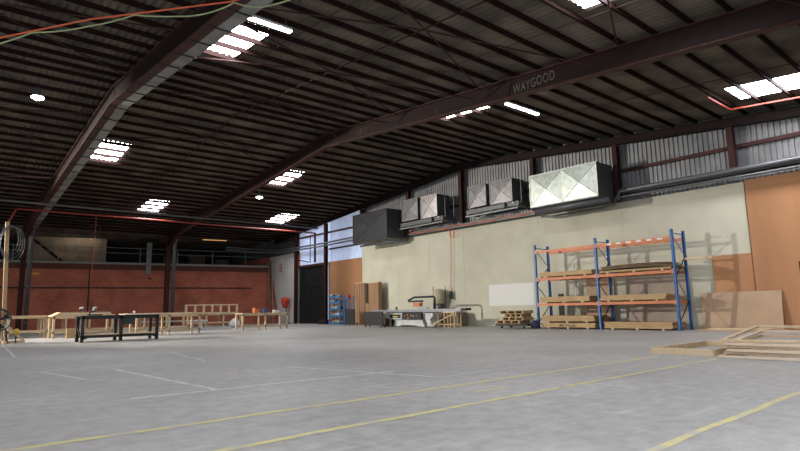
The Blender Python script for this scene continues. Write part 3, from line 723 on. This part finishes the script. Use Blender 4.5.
# ---------------------------------------------------------------- sliding panel saw and its surroundings
t = thing('panel_saw', 'white and black sliding table panel saw against the cream wall', 'saw', (21.6, 23.9, 0))
bd = MB().prism([(25.35, .04), (25.25, .42), (25.45, .72), (22.75, .72), (22.95, .42), (22.78, .04), (23.1, .04), (23.5, .11), (24.6, .11), (25.0, .04)], 'x', 21.3, 22.3)
bd.build('cabinet', 'machine_white', t, bevel=.01)
MB().box((21.2, 22.75, .78), (22.4, 25.3, .9)).build('table_top', 'aluminium', t, bevel=.008)
MB().box((21.0, 19.8, .88), (21.35, 26.9, .96)).box((21.02, 19.8, .82), (21.1, 26.9, .88)).build('sliding_table', 'aluminium', t, bevel=.005)
MB().box((20.98, 19.45, .87), (21.37, 19.8, .98)).build('rail_end_cap', 'black', t)
pn = MB().box((21.15, 22.85, .42), (21.3, 24.38, .86)).build('control_panel', 'black', t, bevel=.01)
for y, z, m, r in ((24.15, .6, 'red_plastic', .035), (23.93, .66, 'red_plastic', .06), (23.62, .62, 'yellow_plastic', .03), (23.9, .5, 'yellow_plastic', .035), (23.45, .6, 'galv', .04), (23.2, .62, 'galv', .03)):
    MB().lathe([(r, 0), (r*.8, .03)], (21.115, y, z), 'x', 12).build('button', m, pn, off=t['_o'])
nb = MB().box((21.12, 24.42, .44), (21.3, 25.6, .76)).build('front_cover', 'machine_white', t, bevel=.01)
MB().box((21.11, 24.5, .5), (21.125, 25.45, .7)).build('dark_window', 'black', nb, off=t['_o'])
MB().box((21.1, 24.75, .55), (21.112, 25.15, .6)).build('yellow_sticker', 'yellow_plastic', nb, off=t['_o'])
MB().prism([(25.6, .78), (26.1, .78), (26.1, .62), (25.9, .5), (25.6, .45)], 'x', 21.2, 21.9).build('end_bracket', 'machine_white', t, bevel=.01)
MB().prism([(22.7, .78), (22.1, .78), (22.15, .55), (22.35, .42), (22.2, .2), (22.0, .1), (22.2, .04), (22.45, .1), (22.7, .4)], 'x', 21.3, 22.0).build('outrigger', 'machine_white', t, bevel=.01)
MB().tube([(21.7, 22.35, .9), (21.7, 22.35, 1.55), (21.7, 22.45, 1.62), (21.7, 24.0, 1.62), (21.7, 24.5, 1.45)], .055, 8).build('guard_arm', 'black', t, smooth=True)
MB().box((21.65, 23.3, 1.35), (21.75, 24.45, 1.45)).build('blade_guard', 'black', t, bevel=.01)
MB().box((21.6, 23.45, 1.12), (21.85, 24.0, 1.32)).build('orange_hood', 'orange', t, bevel=.02)
MB().box((21.62, 22.9, 1.0), (21.8, 23.6, 1.05)).build('riving_plate', 'aluminium', t)
MB().tube([(21.05, 25.9-.18*math.cos(a), .3+.18*math.sin(a)) for a in [2*PI*k/18 for k in range(18)]], .015, 6, closed=True).build('handwheel', 'black', t)
MB().tube([(21.05, 22.15-.12*math.cos(a), .2+.12*math.sin(a)) for a in [2*PI*k/18 for k in range(18)]], .025, 6, closed=True).build('handwheel', 'white_plastic', t)
for y in (24.9, 21.6): MB().box((21.1, y-.05, .96), (21.2, y+.05, 1.12)).build('fence_stop', mat('dusty_pink', (.35, .2, .18), .7), t)
# dust bag behind the saw
t = thing('dust_collector', 'beige dust bag standing behind the panel saw', 'dust collector', (22.5, 23.4, 0))
MB().lathe([(.28, 1.25), (.34, 1.35), (.36, 1.6), (.34, 1.95), (.2, 2.08), (.02, 2.1)], (22.74, 23.45, 0), n=18).build('filter_bag', mat('beige_cloth', (.45, .40, .28), .9, scale=6), t, smooth=True)
MB().lathe([(.26, .05), (.28, .1), (.28, 1.2)], (22.74, 23.45, 0), n=18).build('drum', 'galv_dark', t)
for y in (22.95, 23.95): MB().tube([(22.74, y, 0), (22.74, y, 2.25)], .02, 6).build('stand_post', 'black', t)
MB().bar((22.74, 22.95, 1.22), (22.74, 23.95, 1.22), .04, .04).build('stand_bar', 'black', t)
# timber trestles carrying the outfeed of the saw
def trestle(y0, y1, z, lab, x0=20.95, x1=21.4, diag=False):
    t = thing('timber_trestle', lab, 'trestle', ((x0+x1)/2, (y0+y1)/2, 0), 'timber trestles by the saw')
    for x in (x0, x1):
        for y in (y0, y1): MB().box((x-.025, y-.03, 0), (x+.025, y+.03, z)).build('leg', 'board', t)
        MB().bar((x, y0, .18), (x, y1, .18), .03, .05).build('stretcher', 'board', t)
    MB().box((x0-.05, y0-.05, z), (x1+.05, y1+.05, z+.05)).build('top_rail', 'pale_timber', t)
    if diag: MB().bar((x0-.04, y0, z-.05), (x0-.04, y1+.9, .15), .03, .06).build('diagonal_brace', 'board', t)
trestle(20.2, 20.9, .77, 'right timber trestle under the saw rail', diag=True)
trestle(21.2, 21.9, .77, 'middle timber trestle under the saw rail', x0=21.5, x1=22.2)
trestle(25.7, 25.8, .77, 'left timber trestle beside the black panels')
t = thing('hand_fan', 'dark brown round drum behind the saw rail', 'drum', (22.4, 21.6, 0))
t.name = 'storage_drum'
MB().lathe([(.3, 0), (.32, .1), (.32, .6), (.28, .7)], (22.65, 21.6, 0), n=18).build('barrel', mat('dark_brown', (.14, .10, .08), .8), t, smooth=False)
MB().lathe([(.33, .7), (.33, .74)], (22.65, 21.6, 0), n=18).build('lid', 'dark_brown', t)
# black panels standing left and right of the brown boards
def trolley_panel(y0, y1, x, z1, lab):
    t = thing('black_panel_trolley', lab, 'panel trolley', (x, (y0+y1)/2, 0), 'black panel trolleys')
    MB().box((x, y0, .1), (x+.04, y1, z1)).build('panel', 'black', t, bevel=.004)
    MB().box((x-.1, y0, .1), (x+.35, y1, .14)).build('shelf', 'black', t)
    for a in (x-.03, x+.28):
        for y in (y0+.12, y1-.12): MB().lathe([(.045, -.02), (.05, 0), (.045, .02)], (a, y, .05), 'x', 12).build('wheel', 'rubber', t)
trolley_panel(24.75, 26.4, 19.55, .87, 'black panel trolley in front of the brown board and left of the saw')
trolley_panel(29.85, 30.95, 21.3, 1.05, 'black panel trolley between the blue shelf and brown boards')
slab('dark_sheet', (21.5, 25.5, .02), (21.53, 26.6, .88), 'black', 'black sheet standing behind the left end of the saw', 'sheet')
# upright brown boards (open-fronted tall units)
t = thing('tall_cabinet', 'left tall brown cabinet side-on beside the black trolley', 'cabinet', (22.55, 30.85, 0), 'tall brown cabinets')
MB().box((22.4, 30.25, 0), (22.7, 30.3, 2.78)).box((22.4, 31.4, 0), (22.7, 31.45, 2.78)).box((22.66, 30.3, 0), (22.7, 31.4, 2.78)).build('side_panel', 'brown_board', t, bevel=.004)
for k in range(4): MB().box((22.4, 30.32+k*.27, 0), (22.44, 30.55+k*.27, 2.76)).build('front_board', 'brown_board', t, bevel=.006)
MB().box((22.4, 30.25, 2.78), (22.7, 31.45, 2.82)).build('top', 'pale_timber', t)
t = thing('tall_cabinet', 'right tall brown cabinet with a dark upright slot', 'cabinet', (22.55, 29.5, 0), 'tall brown cabinets')
MB().box((22.4, 28.75, 0), (22.44, 29.8, 2.74)).build('front_board', 'brown_board', t, bevel=.004)
MB().box((22.4, 29.82, 0), (22.44, 30.18, 1.4)).build('front_board', 'brown_board', t, bevel=.004)
MB().box((22.5, 29.8, 1.35), (22.52, 30.15, 2.72)).build('dark_opening', 'rubber', t)
MB().box((22.44, 28.75, 0), (22.7, 28.79, 2.74)).box((22.44, 30.16, 0), (22.7, 30.2, 2.74)).box((22.66, 28.79, 0), (22.7, 30.16, 2.74)).build('side_panel', 'brown_board', t)
MB().box((22.4, 28.75, 2.74), (22.7, 30.2, 2.78)).build('top', 'pale_timber', t)

# blue parts shelf
t = thing('parts_shelf', 'blue steel parts shelf filled with small bins', 'shelf', (22.35, 33.5, 0))
for x in (22.25, 22.65):
    for y in (33.0, 34.3): MB().box((x-.03, y-.05, 0), (x+.03, y+.05, 1.98)).build('post', 'blue_bin', t)
LV = (.12, .62, 1.1, 1.55, 1.95)
for z in LV: MB().box((22.2, 32.95, z-.03), (22.69, 34.35, z+.01)).box((22.19, 32.95, z-.06), (22.21, 34.35, z+.05)).build('shelf_board', 'blue_bin', t)
cols = ['white_plastic', 'red_plastic', 'black', 'yellow_plastic', 'board', 'white_plastic', 'beige_cloth', 'grey_steel']
cn = dict(white_plastic='white', red_plastic='red', black='black', yellow_plastic='yellow', board='brown', beige_cloth='beige', grey_steel='grey')
k = 0
for li, z in enumerate(LV):
    for q in range(4):
        y = 33.05+q*.31; c = cols[(k*3+li) % len(cols)]; h_ = random.uniform(.14, .24); k += 1
        o = MB().prism([(22.26, z+.012), (22.55, z+.012), (22.55, z+h_), (22.32, z+h_), (22.24, z+h_*.6)], 'y', y, y+.24)
        solo('storage_bin', o, c, '%s bin, %s from the right on the %s level of the blue shelf' % (cn[c], ('first', 'second', 'third', 'fourth')[q], ('lowest', 'second', 'middle', 'fourth', 'top')[li]), 'bin', 'bins on the blue shelf')
t = thing('parts_shelf', 'narrow blue shelf standing end-on right of the blue parts shelf', 'shelf', (22.6, 32.3, 0))
for x in (22.3, 22.8):
    for y in (32.1, 32.5): MB().box((x-.025, y-.03, 0), (x+.025, y+.03, 2.0)).build('post', 'blue_bin', t)
for z in (.2, 1.0, 1.8): MB().box((22.28, 32.08, z), (22.82, 32.52, z+.03)).build('shelf_board', 'blue_bin', t)
t = thing('safety_helmet', 'red helmet on top of the narrow blue shelf', 'helmet', (22.5, 32.3, 1.83)) 
MB().lathe([(.17, 0), (.165, .08), (.13, .18), (.06, .23), (.001, .24)], (22.5, 32.3, 1.832), n=16).build('helmet_shell', 'red_plastic', t, smooth=True)
MB().lathe([(.21, 0), (.2, .02)], (22.5, 32.3, 1.831), n=16).build('brim', 'red_plastic', t)
slab('black_crate', (22.2, 34.75, 0), (22.7, 35.75, .33), 'black', 'low black crate at the foot of the roller door', 'crate')
for i, y in enumerate((34.6, 34.5)):
    solo('leaning_plank', MB().bar((22.4-.1*i, y, .02), (22.95, y+.25, 1.2-.3*i), .03, .09), 'pale_timber' if i else 'brown_board', ['brown batten leaning left of the blue shelf', 'pale batten leaning left of the blue shelf'][i], 'plank')

# hose stand with red cloth cover, sign, ladder by the white panel
t = thing('hose_stand', 'red covered hose reel hanging on the post by the white panel', 'hose reel', (22.6, 40.9, 0))
MB().tube([(22.6, 40.8, 0), (22.6, 40.8, 2.0)], .035, 8).build('stand_pole', 'steel_bright_red', t)
MB().tube([(22.6, 41.3, 0), (22.6, 41.3, 1.4)], .05, 8).build('tank', 'grey_steel', t)
MB().lathe([(.1, 1.25), (.2, 1.3), (.26, 1.5), (.33, 1.75), (.36, 1.95), (.25, 2.1), (.05, 2.14)], (22.55, 41.4, 0), n=14).build('red_cover', 'red_cloth', t, smooth=True)
MB().lathe([(.08, 0), (.2, .02), (.2, .05), (.06, .08)], (22.6, 40.95, 0), n=14).build('base', 'black', t)
t = thing('hose_sign', 'small red and white sign high on the white panel', 'sign', (D-.05, 43.2, 4.3))
MB().box((D-.06, 43.02, 4.35), (D-.042, 43.4, 5.05)).build('sign_plate', 'red_plastic', t)
MB().box((D-.068, 43.12, 4.72), (D-.06, 43.3, 4.95)).box((D-.068, 43.1, 4.42), (D-.06, 43.32, 4.5)).box((D-.068, 43.1, 4.56), (D-.06, 43.32, 4.62)).build('white_symbol', 'white_plastic', t)
t = thing('extension_ladder', 'tall grey ladder leaning at the brick corner', 'ladder', (22.4, 43.4, 0))
a0, a1, b0, b1 = Vector((22.3, 43.6, 0)), Vector((22.8, 45.0, 5.35)), Vector((22.3, 42.95, 0)), Vector((22.8, 44.35, 5.35))
for a, b in ((a0, a1), (b0, b1)): MB().bar(a, b, .06, .09).build('side_rail', 'grey_duct', t)
for k in range(17):
    u = (k+.7)/17.5; MB().tube([a0.lerp(a1, u), b0.lerp(b1, u)], .03, 6).build('rung', 'grey_steel', t)

# ---------------------------------------------------------------- benches
def bench(x0, x1, y0, y1, z, nleg, lab, grp, m='pale_timber', lw=.09, shelf=.22, top_m=None, top_th=.04, over=.04):
    t = thing('work_bench', lab, 'bench', ((x0+x1)/2, (y0+y1)/2, 0), grp)
    MB().box((x0-over, y0-over, z-top_th), (x1+over, y1+over, z)).build('bench_top', top_m or m, t, bevel=.004)
    for k in range(nleg):
        x = x0+lw/2+(x1-x0-lw)*k/(nleg-1)
        for y in (y0+lw/2, y1-lw/2): MB().box((x-lw/2, y-lw/2, 0), (x+lw/2, y+lw/2, z-top_th)).build('leg', m, t, bevel=.004)
    for y in (y0+.02, y1-.02): MB().box((x0, y-.02, z-top_th-.1), (x1, y+.02, z-top_th)).build('top_rail', m, t)
    if shelf:
        for y in (y0+.02, y1-.02): MB().box((x0, y-.02, shelf-.05), (x1, y+.02, shelf+.04)).build('lower_rail', m, t)
    return t
# black steel bench
t = bench(4.45, 7.2, 23.55, 24.55, .98, 3, 'black steel bench with pale timber boards, nearest of the benches', None, m='black', lw=.11, shelf=.2)
MB().box((4.55, 23.65, .25), (7.1, 24.45, .28)).build('shelf_board', 'pale_timber', t, bevel=.003)
MB().box((5.9, 23.6, .62), (6.3, 24.1, .88)).build('drawer_box', mat('dark_green', (.02, .035, .03), .6), t, bevel=.005)
MB().box((5.66, 23.95, .24), (5.78, 24.05, .9)).build('centre_post', 'black', t)
MB().bar((4.45, 23.6, .2), (4.45, 24.5, .75), .04, .05).build('end_brace', 'black', t)
for a, b in ((4.55, 4.85), (7.1, 6.8)): MB().bar((a, 23.58, .12), (b, 23.58, .24), .05, .05).build('corner_gusset', 'black', t)
slab('bench_board', (5.9, 23.5, .985), (7.3, 24.3, 1.02), 'pale_timber2', 'pale board lying on the right half of the black bench', 'board')
t = thing('bench_clamp', 'black clamp on the left end of the black bench', 'clamp', (4.75, 23.7, .98))
MB().bar((4.65, 23.65, .985+.02), (5.15, 23.65, .985+.02), .08, .04).build('clamp_foot', 'black', t)
MB().tube([(4.7, 23.65, 1.02), (4.75, 23.65, 1.12), (4.9, 23.65, 1.14)], .03, 7).build('clamp_arm', 'black', t)
t = thing('white_cup', 'small white cup on the pale board of the black bench', 'cup', (6.3, 23.7, 1.02))
MB().lathe([(.035, 0), (.05, .1), (.045, .1), (.03, .01)], (6.3, 23.7, 1.022), n=14).build('cup_body', 'white_plastic', t, smooth=True)

G = 'pale timber benches in front of the brick wall'
bench(2.9, 4.5, 31.0, 31.9, 1.03, 2, 'timber bench at the far left behind the pedestal fan', G, shelf=.3)
t = bench(4.4, 6.9, 29.3, 30.4, 1.0, 3, 'timber bench behind the black bench loaded with sheets', G, shelf=.26)
bench(7.35, 10.3, 27.3, 28.4, .99, 3, 'timber bench right of the black bench, long boards on top', G, shelf=.22)
bench(8.0, 11.6, 32.6, 33.4, .96, 4, 'timber bench in the second row by the middle column', G, shelf=.25)
bench(4.7, 8.2, 35.0, 36.0, .98, 4, 'timber bench in the second row left of the black bench', G, shelf=.25)
for k in range(3):
    slab('plywood_sheet', (4.45+.1*k, 29.3, 1.003+.05*k), (6.8-.05*k, 30.4, 1.05+.05*k), ('pale_timber', 'pale_timber2', 'board')[k], ['lowest thick sheet', 'middle thick sheet', 'top thick sheet'][k]+' on the bench behind the black bench', 'sheet', 'sheets on the loaded bench')
slab('long_board', (7.0, 27.5, .993), (10.0, 27.9, 1.04), 'pale_timber2', 'long pale board on the bench right of the black bench', 'board')
slab('long_board', (8.2, 28.0, .993), (10.35, 28.3, 1.02), 'pale_timber', 'second pale board behind the long one on the right bench', 'board')
solo('long_board', MB().box((9.4, 33.6, .5), (13.1, 33.9, .59)).box((9.8, 33.65, 0), (9.9, 33.85, .5)).box((12.7, 33.65, 0), (12.8, 33.85, .5)), 'white_wall', 'long pale low trestle board right of the timber benches', 'low trestle')
slab('wooden_crate', (4.9, 28.9, 0), (5.35, 29.2, .42), 'board', 'small plywood box on the floor under the loaded bench', 'box')
slab('wooden_crate', (5.4, 28.95, 0), (6.2, 29.15, .14), 'pale_timber', 'low timber tray on the floor beside the plywood box', 'tray')
for i, (x, z, c) in enumerate(((5.57, 1.155, 'black'), (6.12, 1.155, 'white_plastic'))):
    t = thing('nail_gun', ['black and white nail gun standing on the stacked sheets, left', 'pale nail gun standing on the stacked sheets, right'][i], 'power tool', (x, 29.7, z), 'power tools on the sheets')
    MB().bar((x-.05, 29.7, z+.01), (x-.02, 29.7, z+.14), .05, .06).build('handle', c, t, bevel=.006)
    MB().bar((x-.07, 29.7, z+.16), (x+.08, 29.7, z+.2), .07, .08).build('tool_body', 'white_plastic', t, bevel=.01)
    MB().bar((x+.06, 29.7, z+.16), (x+.08, 29.7, z+.02), .03, .03).build('nose', 'blue', t)

# bench with ladder-like frame near the brick wall
bench(14.3, 18.3, 40.4, 41.3, .95, 4, 'timber bench against the brick wall carrying a standing ladder frame', G, shelf=.28)
t = thing('ladder_rack', 'timber rack with six square openings standing on the rear bench', 'timber rack', (16.3, 41.0, .95))
for z in (.99, 1.57): MB().box((14.3, 40.95, z-.04), (18.3, 41.08, z+.04)).build('rail', 'pale_timber', t)
for k in range(7):
    x = 14.38+k*.64; MB().box((x-.07, 40.93, 1.03), (x+.07, 41.1, 1.53)).build('stud', 'pale_timber', t)
bench(13.35, 16.15, 29.3, 30.2, .93, 3, 'open timber bench frame standing alone by the white panel', G, shelf=.2)
for i, (x, z, w_, c, l) in enumerate([(14.35, .93, .3, 'orange', 'orange-red toolbox on the lone timber bench'), (14.9, .93, .12, 'blue', 'small blue tin on the lone timber bench'), (15.6, .93, .3, 'white_plastic', 'white box on the lone timber bench')]):
    hh = [.3, .22, .14][i]
    t = thing(('toolbox', 'paint_tin', 'white_box')[i], l, ('toolbox', 'tin', 'box')[i], (x, 29.7, z))
    MB().box((x-w_/2, 29.6, z+.002), (x+w_/2, 29.85, z+hh)).build('body', c, t, bevel=.01)
    MB().box((x-w_/2-.01, 29.59, z+hh), (x+w_/2+.01, 29.86, z+hh+.02)).build('lid', 'black' if i == 0 else c, t)
# white plastic bag
mb = MB(); n = 16; prof = [(.22, 0), (.33, .08), (.36, .25), (.28, .42), (.12, .55), (.05, .62)]
mb.lathe(prof, (0, 0, 0), n=n)
mb.v = [(x*(1+.12*math.sin(7*math.atan2(y, x)+z*9)), y*(1+.1*math.cos(5*math.atan2(y, x)+z*7)), z) for x, y, z in mb.v]
o = mb.build('plastic_bag', 'white_plastic', smooth=True); o.location = (15.85, 36.0, 0); tag(o, 'white plastic bag on the floor beside the rear bench', 'bag')

# ---------------------------------------------------------------- timber post with hose coil, and the drum fan
t = thing('timber_post', 'tall timber post on splayed feet at the left edge', 'post', (2.33, 26.2, 0))
MB().bar((2.36, 26.2, .02), (2.18, 26.2, 4.65), .13, .12, (0, 1, 0)).build('post', 'board', t)
MB().bar((1.6, 26.2, .05), (3.05, 26.2, .05), .1, .09).bar((2.35, 25.5, .05), (2.35, 26.95, .05), .1, .09).build('foot', 'pale_timber', t)
for dx in (-.6, .65): MB().bar((2.35+dx, 26.2, .08), (2.35, 26.2, .75), .04, .08).build('brace', 'pale_timber', t)
for dy in (-.6, .6): MB().bar((2.35, 26.2+dy, .08), (2.35, 26.2, .75), .04, .08).build('brace', 'pale_timber', t)
t = thing('hose_coil', 'loose dark hose coil hanging at the top of the timber post', 'hose', (2.3, 26.05, 3.9))
for k in range(4):
    MB().tube([(2.27+.04*k+(.4+.04*k)*math.cos(a)*.75, 26.05-.03*k, 3.95-.06*k+(.55+.04*k)*math.sin(a)) for a in [2*PI*q/22 for q in range(22)]], .014, 6, closed=True).build('hose_loop', 'galv_dark', t, smooth=True)
t = thing('drum_fan', 'black round drum fan in front of the timber post', 'fan', (2.08, 25.7, 0))
MB().tube([(2.08+.41*math.cos(a), 25.55, .88+.41*math.sin(a)) for a in [2*PI*q/28 for q in range(28)]], .025, 8, closed=True).tube([(2.08+.41*math.cos(a), 25.85, .88+.41*math.sin(a)) for a in [2*PI*q/28 for q in range(28)]], .025, 8, closed=True).build('housing_ring', 'black', t, smooth=True)
g = MB()
for rr in (.12, .2, .28, .36): g.tube([(2.08+rr*math.cos(a), 25.53, .88+rr*math.sin(a)) for a in [2*PI*q/24 for q in range(24)]], .006, 5, closed=True)
for q in range(12): a = PI*q/6; g.tube([(2.08, 25.52, .88), (2.08+.41*math.cos(a), 25.55, .88+.41*math.sin(a))], .006, 5)
g.build('grille', 'black', t)
MB().lathe([(.41, 0), (.42, .14), (.41, .28), (.395, .28), (.395, 0), (.41, 0)], (2.08, 25.56, .88), 'y', 28, False).build('drum', 'black', t)
for q in range(4):
    a = PI*q/2+.4; c, s = math.cos(a), math.sin(a)
    MB().add([(2.08+.05*c, 25.54, .88+.05*s), (2.08+.35*c-.12*s, 25.55, .88+.35*s+.12*c), (2.08+.37*c+.1*s, 25.53, .88+.37*s-.1*c), (2.08+.08*c+.03*s, 25.53, .88+.08*s-.03*c)], [(0, 1, 2, 3)]).build('blade', 'black', t)
for dx in (-.35, .35): MB().tube([(2.08+dx, 25.5, .02), (2.08+dx*.8, 25.7, .6)], .02, 6).tube([(2.08+dx, 25.9, .02), (2.08+dx*.8, 25.7, .6)], .02, 6).build('stand_leg', 'black', t)
t = thing('hose_fitting', 'small yellow float beside the drum fan', 'float', (2.72, 25.9, 0))
MB().lathe([(.02, .3), (.09, .34), (.11, .42), (.09, .5), (.02, .54)], (2.72, 25.9, 0), n=14).build('float', 'yellow_plastic', t, smooth=True)
MB().tube([(2.72, 25.9, 0), (2.72, 25.9, .32)], .02, 6).build('stem', 'black', t)
t.name = 'yellow_float'
# hanging red air hose over the benches
t = thing('air_hose', 'thin red air hose hanging from the red pipe over the benches', 'hose', (7.45, 37.4, 1.6))
f = MB()
for a, b in (((7.25, 6.35), (7.75, 6.35)), ((7.25, 5.85), (7.75, 5.85)), ((7.25, 5.85), (7.25, 6.35)), ((7.75, 5.85), (7.75, 6.35))): f.bar((a[0], 37.4, a[1]), (b[0], 37.4, b[1]), .05, .05)
f.build('reel_frame', 'steel_red', t)
MB().tube([(7.5, 37.42, 6.98), (7.5, 37.4, 5.9)], .015, 6).build('reel_hanger', 'steel_bright_red', t)
MB().tube([(7.5, 37.4, 5.9), (7.46, 37.4, 4.0), (7.4, 37.4, 1.5)], .022, 6).build('hose', 'steel_bright_red', t, smooth=True)

# ---------------------------------------------------------------- mezzanine edge
def bp(x, off, z): return (x, brick_y(x)-off, z)
t = thing('mezzanine_railing', 'grey steel railing along the mezzanine above the brick wall', 'railing', bp(9, -.1, 5.0))
for z in (5.75, 6.15):
    MB().tube([bp(-14, -.1, z), bp(22.6, -.1, z)], .03, 6).build('rail', 'grey_steel', t)
for k in range(13):
    x = -12+k*2.75; MB().box((x-.03, brick_y(x)+.07, 5.0), (x+.03, brick_y(x)+.13, 6.18)).build('railing_post', 'grey_steel', t)
t = thing('mezzanine_screen', 'pale framed glazing strips in front of the brown mezzanine panel', 'screen', bp(8, -.9, 4.86))
for x in (6.1, 7.0, 7.75, 8.6, 9.45): MB().box((x-.03, brick_y(x)+.85, 4.87), (x+.03, brick_y(x)+.9, 6.9)).build('mullion', 'grey_duct', t)
MB().bar(bp(4.9, -.88, 6.45), bp(10.4, -.88, 6.45), .05, .05).build('transom', 'grey_duct', t)
solo('stair_string', MB().bar(bp(5.6, -.5, 6.7), bp(7.6, -.5, 5.0), .05, .18), 'steel_web', 'dark diagonal bar in front of the brown mezzanine panel', 'brace')
for i, (x, w_, h_) in enumerate([(15.2, 1.0, .9), (17.2, 1.3, 1.1), (19.6, 1.1, .8)]):
    slab('stored_crate', (x, 48.5, 4.862), (x+w_, 49.4, 4.86+h_), 'dark_brown', 'dark crate stored on the mezzanine, ' + ('leftmost of three', 'middle of three', 'rightmost of three')[i], 'crate', 'crates on the mezzanine')
solo('amber_strip', MB().tube([(17.0, 45.2, 6.95), (18.9, 44.9, 6.95)], .03, 8), 'amber_glow', 'dim glowing amber strip in the dark above the mezzanine', 'lamp')  # added strip with weak emission, drawn as a bright amber line
o = on_brick('hanging_duct', 13.15, 13.5, 4.1, 6.6, .32, 'grey_duct', -.04); tag(o, 'short grey vertical duct hanging on the brick wall by the middle column', 'duct')
o = on_brick('yellow_plate', 5.5, 6.15, 4.0, 4.12, .02, 'yellow_plastic'); tag(o, 'small yellow plate high on the brick wall at the left', 'plate')
o = on_brick('vent_cover', 13.35, 13.6, 3.72, 3.82, .03, 'black'); tag(o, 'small black vent in the brick wall under the hanging duct', 'vent')
# set the saw group and the pallet trolley a little out from the wall
for o in list(bpy.data.objects):
    if o.parent: continue
    n = o.name.split('.')[0]
    if n in ('panel_saw', 'timber_trestle', 'dark_sheet'): o.location += Vector((-1.0, -.65, 0))
    if n in ('flat_trolley', 'small_pallet', 'tool_bag'): o.location += Vector((-.6, -.35, 0))
clear_off()
